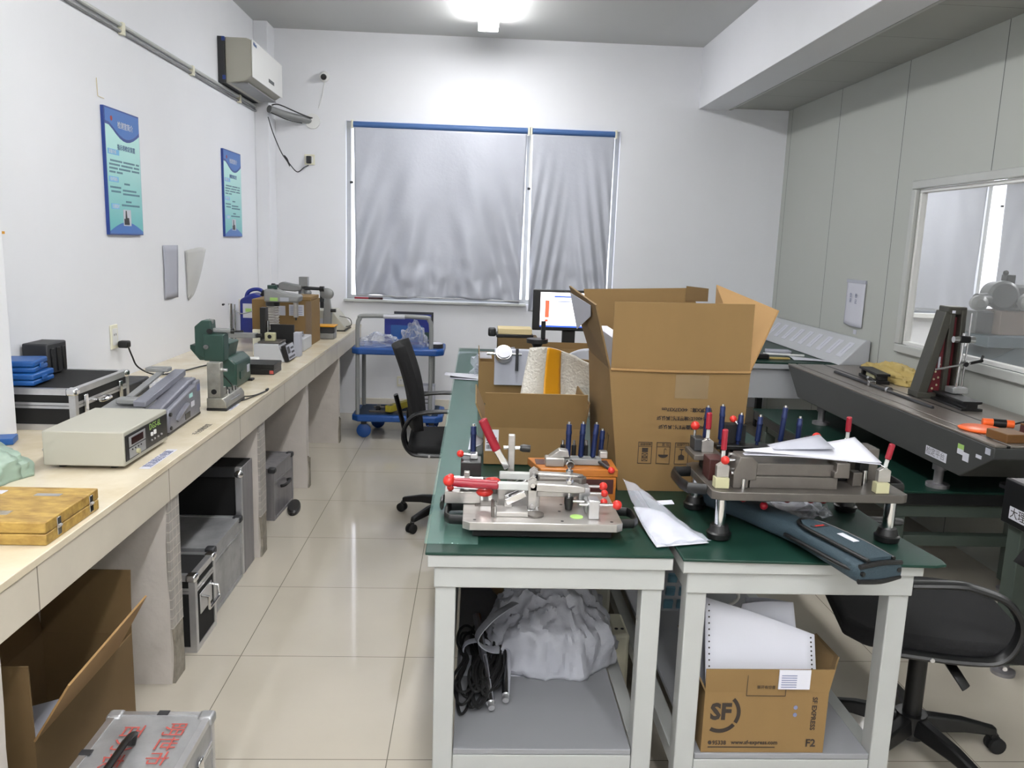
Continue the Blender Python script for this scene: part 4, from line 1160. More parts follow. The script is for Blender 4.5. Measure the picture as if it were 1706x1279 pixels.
# monitor
t = thing('monitor', 'black monitor with a lit white program window at the far end of the tables', 'monitor', (.35, 4.95, TZ), R(-1))
MB().box((0, .46), (0, .035), (.20, .45)).build('housing', 'black', t, bev=.006)
p = B('screen', 'screen', t, (.045, .43), (-.0012, -.0002), (.222, .435), 0)
B('screen_bar', 'scrblue', p, (.045, .43), (-.0022, -.0012), (.222, .232), 0)
B('screen_bar', 'scrblue', p, (.13, .31), (-.0022, -.0012), (.405, .414), 0)
B('screen_bar', 'scrblue', p, (.13, .33), (-.0022, -.0012), (.378, .382), 0)
B('screen_bar', 'scrred', p, (.075, .10), (-.0022, -.0012), (.28, .385), 0)
B('screen_mark', 'scrred', p, (.075, .095), (-.0022, -.0012), (.255, .268), 0)
MB().box((.19, .27), (.03, .07), (.03, .25)).build('stand_neck', 'black', t, bev=.006)
MB().box((.12, .36), (-.03, .14), (0, .02)).build('stand_foot', 'black', t, bev=.006)
t = thing('book_stack', 'buff covered books on a black folder left of the monitor', 'books', (.14, 4.95, TZ))
t2 = t
MB().box((0, .21), (0, .17), (0.168, .203)).build('upper_book', 'pinkbook', t, bev=.003)
MB().box((-.01, .22), (0, .18), (.148, .1675)).build('folder', 'black', t, bev=.004)
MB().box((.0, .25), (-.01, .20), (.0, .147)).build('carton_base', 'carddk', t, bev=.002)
MB().box((-.06, -.012), (.02, .10), (.15, .20)).build('black_clip', 'black', t, bev=.01)
t = thing('plastic_bag', 'crumpled clear plastic bag behind the taller carton', 'bag', (.15, 4.42, TZ))
MB().grid(lump(.15, .10, .13, 14, .35, 3.0), 40, 16).build('film', 'pvc', t, solid=.001)
t = thing('paper_sheet', 'white sheet poking over the aisle edge of the left table row', 'paper', (-.16, 4.28, TZ))
MB().grid(lambda u, v: (.20 * u, .16 * v - .04 * u, .004 + .012 * (1 - u) * (1 - v)), 8, 8).build('sheet', 'paper', t, solid=.001)
MB().grid(lambda u, v: (.03 + .17 * u, -.03 + .14 * v - .04 * u, .002), 3, 3).build('lower_sheet', 'paperg', t, solid=.001)
t = thing('paper_scrap', 'torn white paper scrap beside the barcode label of the low carton', 'paper', (-.015, 2.72, TZ))
MB().grid(lambda u, v: (.045 * u + .01 * v, .02 + .07 * v, .01 + .05 * v * (1 - u) + .02 * u), 6, 6).build('sheet', 'paper', t, solid=.001)

# ------------------------------------------------------------------ toggle clamp fixture (jig 1)
def pin(t, p0, p1, rod=.004, ball=.010, mt='chrome'):
    c = C('plunger', mt, t, p0, p1, rod, n=14)
    MB().sph(p1, ball).build('ball_knob', 'redball', c)
    return c
def gauge_pen(t, x, y, z0, h, lean=(0, 0), r=.0078):
    p0 = Vector((x, y, z0)); p1 = Vector((x + lean[0], y + lean[1], z0 + h))
    c = MB().lathe(p0, p1, [(0, r * .6), (.10, r * .6), (.12, r), (.72, r), (.73, r * 1.12), (.80, r * 1.12), (.82, r), (.97, r), (1, r * .85)], 16).build('blue_gauge', 'blue', t)
    C('gauge_tip', 'chrome', c, p1, p1 + (p1 - p0).normalized() * .006, r * .5)
    return c
t = thing('clamp_fixture', 'bright steel clamp plate with red toggle handles at the near left table corner', 'fixture', (-.02, 1.905, TZ))
MB().prism([(.018, 0), (.385, 0), (.402, .014), (.402, .245), (.39, .258), (.03, .258), (.0, .235), (0, .014)], 'z', .024, .045).build('base_plate', 'steel', t, bev=.0015)
B('foot_slab', 'blackm', t, (.025, .378), (.022, .24), (0, .0235), .004)
def u_handle(x, y0, y1, s, z=.03):
    MB().tube([(x, y0, z), (x + s * .035, y0 + .004, z), (x + s * .045, y0 + .02, z), (x + s * .045, y1 - .02, z), (x + s * .035, y1 - .004, z), (x, y1, z)], (.013, .006), n=8, smooth=False, flat=(0, 0, 1)).build('side_handle', 'black', t)
u_handle(0.002, .06, .17, -1); u_handle(.402, .05, .15, 1, .03)
# vee block and pocket on the plate
MB().box((.085, .165), (.045, .10), (.0455, .057)).build('rest_block', 'steel', t, bev=.001)
MB().lathe((.185, .06, .0455), (.185, .06, .05), [(0, .022), (1, .022)], 30).build('round_pad', 'steel2', t)
MB().box((.072, .080), (.04, .11), (.0455, .070)).build('stop_plate', 'steel2', t, bev=.001)
B('scale_plate', 'steel2', t, (.03, .09), (.125, .17), (.0452, .0462), .0005)
MB().lathe((.29, .055, .0452), (.29, .055, .0458), [(0, .017), (1, .017)], 24).build('green_sticker', 'greenlabel', t)
for (x, y) in ((.03, .02), (.25, .02), (.375, .02), (.19, .15), (.26, .15), (.25, .095)):
    C('screw_hole', 'black', t, (x, y, .0452), (x, y, .0456), .004)
# toggle clamps
def toggle(y, zb, horizontal=True, x0=.09, tilt=0.0):
    c = MB().box((x0 + .012, x0 + .105), (y - .016, y + .016), (.0455, .049)).build('clamp_base', 'chrome', t, bev=.001)
    for yy in (y - .013, y + .010):
        MB().prism([(x0 + .078, .049), (x0 + .098, .049), (x0 + .100, .125), (x0 + .088, .132), (x0 + .076, .122)], 'y', yy, yy + .003).build('rear_link', 'steel', c, bev=.001)
        MB().prism([(x0 + .016, .049), (x0 + .036, .049), (x0 + .036, .072), (x0 + .026, .080), (x0 + .016, .074)], 'y', yy, yy + .003).build('front_link', 'steel', c, bev=.001)
    for yy in (y - .018, y + .014):
        MB().obox((x0 + .045, yy, .082), (.056, .004, .018), (1, 0, .5), (0, 1, 0)).build('link_arm', 'chrome', c, bev=.006, seg=3)
    for (px, pz) in ((x0 + .026, .072), (x0 + .064, .091), (x0 + .088, .116), (x0 + .088, .060)):
        C('rivet', 'chrome', c, (px, y - .022, pz), (px, y + .018, pz), .006, n=16)
    MB().obox((x0 + .050, y, .108), (.11, .018, .020), (1, 0, -.02), (0, 1, 0)).build('lever_bar', 'cream', c, bev=.003)
    MB().prism([(x0 + .08, .098), (x0 + .20, .094), (x0 + .225, .096), (x0 + .225, .112), (x0 + .20, .116), (x0 + .08, .120)], 'y', y - .013, y + .013).build('pressure_arm', 'steel', c, bev=.003)
    sx = x0 + .185
    C('spindle', 'chrome', c, (sx, y, .055), (sx, y, .135), .005)
    C('spindle_nut', 'chrome', c, (sx, y, .118), (sx, y, .127), .010, n=6)
    MB().lathe((sx, y, .048), (sx, y, .080), [(0, .009), (.6, .012), (1, .012)], 18).build('rubber_tip', 'black', c)
    return c
toggle(.105, 0)
h = MB().tube([(.09, .105, .11), (.02, .102, .114), (-.03, .10, .118)], (.013, .011), n=12, smooth=False).build('toggle_handle', 'red', t, bev=.003)
MB().sph((-.038, .098, .121), .0155).build('ball_knob', 'redball', h)
toggle(.20, 0, x0=.10)
h = MB().obox((.10, .20, .155), (.018, .012, .06), (.85, 0, .5), (0, 1, 0)).build('toggle_lever', 'chrome', t, bev=.002)
MB().tube([(.086, .20, .178), (.062, .20, .225), (.045, .20, .262)], (.013, .011), n=12, smooth=False).build('toggle_handle', 'red', h, bev=.003)
# long rails running to the right
MB().box((.09, .20), (.125, .155), (.0455, .105)).build('centre_block', 'steel', t, bev=.002)
MB().prism([(.19, .12), (.29, .12), (.305, .135), (.305, .155), (.29, .168), (.19, .168)], 'z', .075, .105).build('guide_block', 'steel', t, bev=.003)
MB().prism([(.20, .17), (.315, .17), (.33, .182), (.33, .2), (.20, .205)], 'z', .085, .112).build('rear_guide', 'steel2', t, bev=.003)
for (x, y, z) in ((.20, .14, .105), (.285, .15, .105), (.315, .185, .112)):
    C('guide_bore', 'dkgrey', t, (x, y, z), (x, y, z + .0012), .009)
MB().box((.118, .136), (.222, .238), (.0455, .215)).build('upright_bar', 'steel', t, bev=.002)
c = C('cross_screw', 'chrome', t, (.105, .23, .178), (.155, .23, .178), .005)
MB().lathe((.150, .23, .178), (.178, .23, .176), [(0, .008), (.3, .011), (1, .010)], 16).build('rubber_tip', 'black', c)
# left rear: black block with plungers
MB().box((-.05, .045), (.14, .25), (.046, .078)).build('rear_base', 'steel', t, bev=.002)
MB().box((-.01, .045), (.17, .24), (.0785, .15)).build('black_block', 'black', t, bev=.002)
MB().box((-.0, .015), (.15, .168), (.0785, .13)).build('plunger_block', 'steel', t, bev=.002)
MB().box((.015, .035), (.2, .23), (.151, .165)).build('top_block', 'alum', t, bev=.002)
pin(t, (.05, .16, .11), (-.035, .16, .112)); pin(t, (.05, .15, .085), (-.035, .15, .088)); pin(t, (.03, .215, .158), (-.012, .215, .162))
gauge_pen(t, .022, .235, .15, .085)
MB().tube([(-.0, .25, .03), (-.05, .25, .03), (-.058, .22, .03), (-.058, .17, .03)], (.013, .006), n=8, smooth=False, flat=(0, 0, 1)).build('rear_handle', 'black', t)
for (x, y, z) in ((.075, .15, .105), (.055, .13, .082)):
    MB().sph((x, y, z), .015, (1.5, 1, .8)).build('ball_knob', 'redball', t)
for (x, y) in ((.06, .235), (.085, .24), (.17, .235), (.19, .24)):
    C('adjusting_screw', 'steel2', t, (x, y, .046), (x, y, .09), .008)
# right plungers
MB().box((.318, .345), (.035, .075), (.0455, .095)).build('plunger_block', 'alum', t, bev=.002)
MB().box((.305, .335), (.14, .185), (.0455, .095)).build('plunger_block', 'alum', t, bev=.002)
MB().box((.315, .340), (.080, .125), (.0455, .078)).build('plunger_block', 'ironpl', t, bev=.002)
pin(t, (.295, .05, .080), (.392, .05, .080), ball=.0125); pin(t, (.285, .10, .072), (.365, .095, .072))
pin(t, (.285, .15, .078), (.375, .15, .078)); pin(t, (.28, .175, .09), (.375, .175, .09), ball=.0115)

# ------------------------------------------------------------------ wooden tray with gauges
t = thing('gauge_tray', 'orange wooden tray with maroon inlay holding four blue gauges behind the clamp plate', 'tray', (.165, 2.205, TZ))
MB().box((.02, .248), (0, .12), (0, .078)).build('tray_body', 'orangewood', t, bev=.002)
m = MB()
m.prism([(.0, .12), (.03, .0), (.252, 0), (.252, .12)], 'z', .079, .100)
m.build('tray_top', 'orangewood', t, bev=.002)
B('inlay', 'maroon', t, (.06, .24), (-.0015, .0), (.030, .072), 0)
B('recess', 'maroon', t, (.02, .235), (.045, .10), (.100, .1012), 0)
MB().box((.05, .21), (.04, .08), (.1015, .120)).build('bar', 'ironpl', t, bev=.002)
MB().box((.045, .10), (.02, .06), (.1002, .126)).build('slide_block', 'steel', t, bev=.003)
MB().prism([(.055, .126), (.115, .126), (.11, .146), (.085, .148)], 'y', .03, .06).build('wedge_block', 'steel', t, bev=.002)
MB().lathe((.115, .018, .111), (.115, .002, .111), [(0, .013), (.8, .013), (1, .010)], 24).build('thumb_wheel', 'chrome', t)
MB().box((.205, .228), (.05, .075), (.120, .140)).build('end_block', 'steel', t, bev=.002)
pin(t, (.195, .055, .115), (.232, -.002, .1), rod=.005, ball=.010, mt='dkgrey')
gauge_pen(t, .113, .06, .11, .108); gauge_pen(t, .150, .06, .11, .110, (.004, 0)); gauge_pen(t, .185, .06, .11, .110, (.008, 0)); gauge_pen(t, .212, .09, .10, .095, (.004, 0))
for x in (.10, .133, .168):
    c = C('short_plunger', 'blackm', t, (x, .085, .1015), (x, .085, .15), .007)
    C('plunger_tip', 'chrome', c, (x, .085, .1502), (x, .085, .165), .004)

# ------------------------------------------------------------------ clear bag with papers
t = thing('document_bag', 'clear bag with white papers lying between the two fixtures', 'bag', (.445, 1.87, TZ))
def pa(u, v):
    x = .02 + .14 * u * (1 - v) + .02 * u - .02 * v
    return (-.0 + .13 * u + .03 * (1 - v) - .02, .42 * v * (1 - .08 * u) - .0 * u + .03 * u, .002 + .05 * (v ** 2.2) * (1 - u) ** 2)
def pap(u, v):
    A_, B_, C_, D_ = Vector((.015, 0, .002)), Vector((.155, .035, .002)), Vector((.045, .34, .03)), Vector((-.012, .36, .07))
    p = (A_ * (1 - u) + B_ * u) * (1 - v) + (D_ * (1 - u) + C_ * u) * v
    p.z = p.z * v + .002
    p.z += .006 * math.sin(u * PI) * v
    return p
MB().grid(lambda u, v: pap(u, v * .62), 14, 20).build('paper_sheets', 'paper', t, solid=.002)
def pf(u, v):
    p = Vector(pap(u * 1.05, v * .98)); p.z += .006 + .03 * math.sin(PI * u) * math.sin(PI * v) + .008 * noise.noise(p * 30)
    return p
MB().grid(lambda u, v: pf(u, v), 20, 24).build('film', 'pvc', t, solid=.0006)
MB().obox((.085, .22, .045), (.045, .018, .0015), (1, .2, 0), (0, 1, .3)).build('white_label', 'paper', t)

# ------------------------------------------------------------------ tall fixture on four legs (jig 2)
t = thing('leg_fixture', 'dark steel fixture on four chrome legs with blue gauges and a red handled clamp', 'fixture', (.61, 1.93, TZ))
MB().prism([(.02, 0), (.49, 0), (.508, .012), (.508, .27), (.49, .285), (.02, .285), (0, .27), (0, .015)], 'z', .105, .127).build('base_plate', 'steel2', t, bev=.0015)
for (x, y) in ((.03, .025), (.472, .022), (.03, .262), (.472, .262)):
    c = C('leg', 'chrome', t, (x, y, .028), (x, y, .105), .0145, n=20)
    MB().lathe((x, y, 0), (x, y, .034), [(0, .030), (.4, .032), (.5, .027), (1, .022)], 24).build('rubber_foot', 'black', c)
MB().tube([(.0, .06, .116), (-.045, .07, .116), (-.055, .11, .116), (-.055, .19, .116), (-.045, .22, .116), (0, .225, .116)], (.015, .008), n=8, smooth=False, flat=(0, 0, 1)).build('side_handle', 'black', t)
MB().tube([(.508, .10, .116), (.545, .105, .116), (.552, .13, .116), (.552, .19, .116), (.54, .215, .116), (.508, .22, .116)], (.013, .006), n=8, smooth=False, flat=(0, 0, 1)).build('side_handle', 'black', t)
MB().box((.105, .335), (.04, .12), (.1275, .158)).build('centre_block', 'steel2', t, bev=.001)
MB().box((.095, .345), (.05, .125), (.1585, .190)).build('upper_block', 'steel2', t, bev=.001)
MB().prism([(.06, .1275), (.10, .1275), (.10, .148), (.12, .150), (.12, .195), (.105, .21), (.075, .21), (.06, .17)], 'y', .035, .10).build('left_jaw', 'steel2', t, bev=.002)
MB().prism([(.32, .160), (.36, .160), (.36, .200), (.325, .200), (.325, .178), (.32, .175)], 'y', .03, .09).build('right_jaw', 'steel2', t, bev=.002)
MB().box((.455, .485), (.13, .20), (.1275, .215)).build('tall_block', 'steel2', t, bev=.002)
MB().box((.39, .415), (.07, .10), (.1275, .165)).build('small_block', 'steel2', t, bev=.002)
C('pin', 'chrome', t, (.425, .08, .1275), (.425, .08, .17), .006)
MB().box((.42, .445), (.10, .13), (.1275, .195)).build('black_post', 'black', t, bev=.002)
MB().box((.37, .40), (.12, .16), (.1275, .20)).build('black_post', 'blackm', t, bev=.002)
B('pad_block', 'cream2', t, (.012, .048), (.028, .055), (.128, .155), .001)
B('pad_block', 'cream2', t, (.424, .458), (.010, .035), (.128, .155), .001)
MB().box((.015, .055), (.10, .16), (.1275, .185)).build('left_post', 'maroon', t, bev=.002)
MB().box((-.01, .07), (.16, .26), (.165, .180)).build('left_plate', 'steel2', t, bev=.002)
MB().box((.0, .03), (.20, .25), (.1805, .215)).build('left_block', 'dkgrey', t, bev=.002)
MB().box((.03, .06), (.17, .25), (.1275, .164)).build('left_riser', 'blackm', t, bev=.002)
for (x, y, z) in ((.075, .045, .165), (.075, .08, .19), (.062, .06, .195), (.065, .09, .165), (.085, .1, .2)):
    C('adjusting_screw', 'chrome', t, (x - .02, y, z), (x + .006, y, z), .0055)
C('stop_pin', 'chrome', t, (.085, .03, .128), (.085, .03, .155), .006)
def mini_toggle(x, y, z, lean=(0, 0), h=.09):
    c = MB().prism([(x - .016, z), (x + .016, z), (x + .016, z + .03), (x, z + .04), (x - .016, z + .03)], 'y', y - .008, y + .008).build('toggle_body', 'steel', t, bev=.001)
    p0 = Vector((x, y, z + .025)); p1 = p0 + Vector((lean[0], lean[1], h)); pm = p0.lerp(p1, .45)
    MB().obox(p0.lerp(pm, .5), (.009, .006, (pm - p0).length), (1, 0, -lean[0] / h), (0, 1, 0)).build('toggle_lever', 'cream', c, bev=.001)
    C('lever_rivet', 'chrome', c, p0 + Vector((0, -.01, .012)), p0 + Vector((0, .01, .012)), .004)
    q = MB().tube([pm, p1], (.0085, .0075), n=12, smooth=False).build('toggle_handle', 'red', c, bev=.003)
    return c
mini_toggle(.035, .20, .18, (.0, 0), .085); mini_toggle(.032, .045, .155, (.0, 0), .10)
mini_toggle(.455, .26, .17, (.0, 0), .080); mini_toggle(.448, .03, .155, (.015, 0), .075)
MB().box((.44, .48), (.22, .27), (.1275, .17)).build('rear_riser', 'steel2', t, bev=.002)
# rear rail with gauges
MB().box((.07, .44), (.225, .262), (.180, .192)).build('rear_rail', 'black', t, bev=.002)
for x in (.09, .42):
    MB().box((x, x + .02), (.23, .258), (.1275, .180)).build('rail_post', 'black', t, bev=.002)
for (x, y, z, h, l) in ((.045, .262, .18, .112, .004), (.085, .245, .192, .108, .0), (.135, .245, .192, .085, .004), (.19, .245, .192, .080, .004), (.255, .245, .192, .108, .008), (.305, .245, .192, .078, .002)):
    gauge_pen(t, x, y, z, h, (l, 0), .0075)
for (x, y, z) in ((.008, .235, .215), (.355, .235, .190)):
    pin(t, (x, y, z), (x, y, z + .03), ball=.0125)
pin(t, (.05, .06, .205), (.03, .02, .205), ball=.011)
pin(t, (.14, .245, .24), (.12, .255, .262), ball=.010)
MB().box((.10, .16), (.255, .29), (.1275, .245)).build('rear_black_block', 'blackm', t, bev=.002)
MB().box((.335, .375), (.265, .284), (.1275, .215)).build('rear_black_post', 'blackm', t, bev=.012)
# plungers hanging underneath
for x in (.12, .155, .24, .305, .34):
    c = C('under_plunger', 'dkgrey', t, (x, .12 if x != .155 else .06, .105), (x, .12 if x != .155 else .06, .080), .004)
    MB().sph((x, .12 if x != .155 else .06, .074), .0105).build('ball_knob', 'redplastic', c)
C('under_post', 'orangewood', t, (.385, .13, .105), (.385, .13, .07), .012)
# paper stack on top
t = thing('paper_stack', 'folded white drawings lying on top of the fixture with chrome legs', 'paper', (.70, 1.98, TZ))
def ps(dz, k):
    def f(u, v):
        w = .02 + .11 * u
        x = .0 + .33 * u + .02 * (1 - v) * u
        y = -.02 * u + w * v * .9 + .0
        z = .212 + dz + .010 * u * v + .004 * math.sin(4 * u + k) + .018 * (u ** 2) * v - .010 * u * (1 - v)
        return (x, y, z)
    return f
MB().grid(ps(.0, 0), 20, 8).build('lower_sheet', 'paper', t, solid=.0015)
MB().grid(ps(.006, 1.2), 20, 8).build('upper_sheet', 'paper', t, solid=.0015)
MB().grid(lambda u, v: (.08 + .16 * u, .015 + .05 * v + .05 * u * v, .2245 + .014 * u * v + .005 * u), 4, 4).build('drawing_print', 'paperg', t, solid=.0006)

# ------------------------------------------------------------------ padded carrying case
t = thing('padded_case', 'long slate blue padded case with a white label sticking out over the table edge', 'carrying case', (.66, 2.27, TZ))
P = [(0.0, 0, .026), (.10, -.17, .028), (.19, -.36, .028), (.235, -.50, .030), (.262, -.60, .026)]
def case_body():
    n = 24; m = MB(); vs = []; k = 26
    q = [Vector(p) for p in P]
    for j in range(k):
        s = j / (k - 1) * (len(q) - 1); i = min(int(s), len(q) - 2); fr = s - i
        c = q[i].lerp(q[i + 1], fr); d = (q[i + 1] - q[i]).normalized(); side = Vector((-d.y, d.x, 0)).normalized()
        u = j / (k - 1)
        w = .036 + .010 * u + .017 * max(0, min(1, (u - .5) * 4)); h = .026
        if u > .93: w *= 1 - ((u - .93) / .07) ** 2 * .08; h *= 1 - ((u - .93) / .07) ** 2 * .12
        if u < .04: w *= .7
        for a in range(n):
            th = 2 * PI * a / n
            ca, sa = math.cos(th), math.sin(th)
            e = .55
            vs.append(c + side * (w * math.copysign(abs(ca) ** e, ca)) + Vector((0, 0, h * math.copysign(abs(sa) ** e, sa))))
    fs = [(j * n + a, j * n + (a + 1) % n, (j + 1) * n + (a + 1) % n, (j + 1) * n + a) for j in range(k - 1) for a in range(n)]
    fs += [tuple(range(n - 1, -1, -1)), tuple((k - 1) * n + a for a in range(n))]
    return m.add(vs, fs)
case_body().build('body', 'teal', t, bev=0)
def rnd(z, wv, y0, y1, nm, mt, r=.006, off=0):
    pass
d = Vector((.262 - .19, -.24, 0)).normalized(); sd = Vector((-d.y, d.x, 0))
def cp(s, w, z):
    c = Vector((.185, -.345, 0)) + d * s
    return tuple(c + sd * w + Vector((0, 0, z)))
loop = [cp(.265 + .0, -.036, .058), cp(.16, -.040, .061), cp(.04, -.034, .060), cp(.0, -.012, .059), cp(.0, .012, .059), cp(.04, .034, .060), cp(.16, .040, .061), cp(.265, .036, .058)]
MB().tube(loop, .005, n=8).build('flap_piping', 'black', t)
MB().add([cp(.26, -.034, .055), cp(.16, -.038, .0575), cp(.04, -.032, .057), cp(.006, -.012, .056), cp(.006, .012, .056), cp(.04, .032, .057), cp(.16, .038, .0575), cp(.26, .034, .055)] + [cp(.26, -.034, .0625), cp(.16, -.038, .0645), cp(.04, -.032, .0635), cp(.006, -.012, .063), cp(.006, .012, .063), cp(.04, .032, .0635), cp(.16, .038, .0645), cp(.26, .034, .0625)],
        [tuple(range(7, -1, -1)), tuple(range(8, 16))] + [(i, (i + 1) % 8, 8 + (i + 1) % 8, 8 + i) for i in range(8)]).build('flap', 'teal', t)
for s in (-1, 1):
    MB().tube([cp(.0, s * .052, .026), cp(.10, s * .060, .030), cp(.20, s * .060, .030), cp(.27, s * .050, .030)], .0055, n=8).build('edge_piping', 'black', t)
MB().tube([cp(.264, -.058, .012), cp(.268, 0, .008), cp(.264, .058, .012)], .006, n=8).build('end_piping', 'black', t)
MB().tube([cp(.264, -.058, .046), cp(.268, 0, .052), cp(.264, .058, .046)], .006, n=8).build('end_piping', 'black', t)
MB().obox(cp(.145, .012, .0655), (.055, .017, .0012), tuple(d), tuple(sd)).build('white_label', 'paper', t)
MB().obox(cp(.06, .0, .065), (.012, .045, .0012), tuple(d), tuple(sd)).build('dark_patch', 'dkgrey', t)
MB().obox(cp(.06, .0, .0662), (.005, .026, .0008), tuple(d), tuple(sd)).build('orange_mark', 'redball', t)
t = thing('clear_bag', 'clear plastic bag lying on the mat under the fixture with chrome legs', 'bag', (.80, 2.13, TZ))
MB().grid(lambda u, v: (.22 * u, .13 * v - .06 * math.sin(PI * u) * (1 - v), .003 + .018 * abs(noise.noise(Vector((u * 5, v * 4, 2)))) * 2), 24, 14).build('film', 'pvc', t, solid=.001)
MB().box((.08, .2), (.04, .12), (.0005, .003)).build('sheet', 'paper', t)

# ================================================================== ON THE LOWER SHELVES
SZ = .2625
t = thing('carrier_bag', 'full crumpled white carrier bag on the shelf of the left table', 'bag', (.262, 2.35, SZ))
def cb(u, v):
    th = u * 2 * PI; ph = v * PI / 2
    d = Vector((math.cos(th) * math.cos(ph), math.sin(th) * math.cos(ph), math.sin(ph)))
    n = noise.noise(d * 2.1 + Vector((5, 0, 0))) * .16 + abs(noise.noise(Vector((d.x * 4, d.y * 4, d.z * 1.5)) + Vector((0, 3, 0)))) * .16
    n += .05 * (1 - abs(noise.noise(Vector((d.x * 5.5, d.y * 5.5, d.z * 2.2 + 4))) * 2.2)) ** 3 + .012 * (1 - abs(noise.noise(d * 9)) * 2) ** 2 - .03
    r = 1 + n
    return (d.x * .205 * r, d.y * .17 * r, max(0.0, d.z * .235 * r * (1 + .1 * d.y)))
MB().grid(cb, 110, 44).build('body', 'bagwhite', t, solid=.0012)
MB().tube([(-.13, -.08, .05), (-.20, -.12, .07), (-.235, -.13, .11), (-.19, -.11, .165), (-.12, -.06, .19)], (.022, .003), n=8, flat=(0, -1, 0)).build('handle', 'bagwhite', t)
MB().tube([(-.13, .0, .20), (-.13, .05, .27), (-.06, .08, .33), (.02, .06, .335), (.08, .02, .29)], (.03, .003), n=8, flat=(0, -1, .3)).build('handle', 'bagwhite', t)
def probe_bundle(loc, rz, label, seed):
    t = thing('probe_cable', label, 'cable', loc, rz, None)
    random.seed(seed)
    C('probe_tube', 'chrome', t, (.015, -.22, .022), (0, .15, .098), .0125)
    C('probe_end', 'alum', t, (.0155, -.238, .018), (.015, -.22, .022), .009)
    for k in range(9):
        pts = []
        ox, oz = random.uniform(-.035, .015), random.uniform(.012, .05)
        L1, L2 = random.uniform(.17, .25), random.uniform(.12, .2)
        w = random.uniform(.02, .045)
        for a in range(13):
            th = 2 * PI * a / 12
            pinch = .35 + .65 * abs(math.sin(th))
            yy = math.sin(th); yy = yy * (L2 if yy > 0 else L1)
            xw = w * math.cos(th) * (.35 + .65 * min(1, abs(yy) / .12))
            pts.append((ox + xw - (.03 if yy < 0 else 0) * abs(yy) / .2, yy - .01, oz + .008 * math.sin(th * 2 + k) + .004))
        MB().tube(pts, .0042, n=6, sub=4).build('cable_coil', 'blackm', t)
    MB().tube([(-.045, .03, .01), (-.045, .035, .06), (.0, .035, .075), (.035, .03, .06), (.035, .03, .01)], (.016, .003), n=8, flat=(0, 1, 0)).build('cable_tie', 'paperg', t)
    return t
probe_bundle((.038, 2.24, SZ), R(4), 'coiled black cable with a chrome probe, left of two on the table shelf', 3)
probe_bundle((.115, 2.28, SZ), R(-5), 'coiled black cable with a chrome probe, right of two, touching the white bag', 8)
t = thing('paper_card', 'white paper card under the two coiled probe cables', 'card', (.0, 2.16, SZ - .0003))
MB().box((-.02, .16), (.04, .16), (0, .0006)).build('sheet', 'paper', t)
t = thing('plastic_basin', 'tan basin with a crimson lid behind the white carrier bag', 'basin', (.20, 2.78, SZ))
MB().lathe((0, 0, 0), (0, 0, .22), [(0, .10), (.1, .12), (1, .17)], 36).build('bowl', 'beigepl', t)
MB().lathe((0, 0, .221), (0, 0, .30), [(0, .13), (.5, .12), (1, .07)], 36).build('lid', 'redplastic', t, bev=.01)
t = thing('device_box', 'light grey flat device with a white lead on the shelf right of the white bag', 'device', (.35, 2.72, SZ))
MB().box((.0, .14), (-.12, .35), (0, .15)).build('housing', 'greyinst', t, bev=.012)
MB().tube([(.06, -.0, .155), (.03, -.05, .20), (.06, -.12, .24), (.12, -.1, .22), (.16, .0, .18)], .005).build('lead', 'whitepl', t)
t = thing('dark_box', 'dark maroon box at the back of the table shelves', 'box', (.58, 3.05, SZ))
MB().box((0, .30), (0, .2), (0, .20)).build('carton', 'maroon', t, bev=.003)
t = thing('mesh_keypad', 'clear and teal checkered panel standing behind the printed carton', 'panel', (.60, 2.50, SZ))
MB().obox((.10, .03, .16), (.20, .008, .26), (1, 0, .0), (0, 1, .35)).build('panel', 'pvc', t)
for i in range(4):
    for j in range(4):
        MB().obox((.035 + i * .045, .052 - j * .018 + .0, .07 + j * .055), (.03, .010, .034), (1, 0, 0), (0, 1, .35)).build('tile', 'mkeys', t)
t = thing('white_lead', 'thick white lead arching above the printed carton', 'cable', (.60, 2.30, SZ))
MB().tube([(-.12, .12, .25), (.0, .10, .34), (.10, .06, .34), (.17, .02, .28), (.23, .0, .22), (.20, .02, .17), (.16, .10, .10)], .0055).build('lead', 'whitepl', t)
t = thing('adapter_plug', 'white round socket adapter between the two nearest tables', 'adapter', (.475, 2.45, .0))
MB().box((.0, .06), (0, .16), (0, .27)).build('body', 'creampl', t, bev=.012)
for x in (.02, .04):
    C('pin_hole', 'black', t, (x, .04, .2702), (x, .04, .2712), .006)

# printed courier carton
t = open_carton('courier_carton', 'courier carton with black lettering full of white paper on the right table shelf', (.602, 1.842, SZ), .30, .27, .148, {}, m='card')
t.scale = (1.06, 1, 1.13)
MB().quad((0, 0, .148), (.30, 0, .148), (.308, -.004, .205), (-.003, -.006, .205), t=-.004).build('flap', 'card', t)
MB().quad((0, .24, .148), (0, 0, .148), (-.02, -.0, .185), (-.015, .24, .20), t=-.004).build('flap', 'carddk', t)
MB().quad((.30, 0, .148), (.30, .24, .148), (.355, .22, .19), (.335, .04, .215), t=-.004).build('flap', 'carddk', t)
Y = -.0004
text('lettering', 'SF', 'ink', t, (.016, Y, .083), (1, 0, 0), (0, 0, 1), .054, bold=.0022)
def arc(cx, cz, r0, r1, a0, a1, nm='logo_arc', n=14):
    po = [(cx + r1 * math.cos(R(a0 + (a1 - a0) * i / n)), cz + r1 * math.sin(R(a0 + (a1 - a0) * i / n))) for i in range(n + 1)]
    po += [(cx + r0 * math.cos(R(a1 - (a1 - a0) * i / n)), cz + r0 * math.sin(R(a1 - (a1 - a0) * i / n))) for i in range(n + 1)]
    q = MB()
    k = len(po) // 2
    for i in range(n):
        q.prism([po[i], po[i + 1], po[2 * n - i], po[2 * n + 1 - i]], 'y', -.0016, -.0006)
    q.build(nm, 'ink', t)
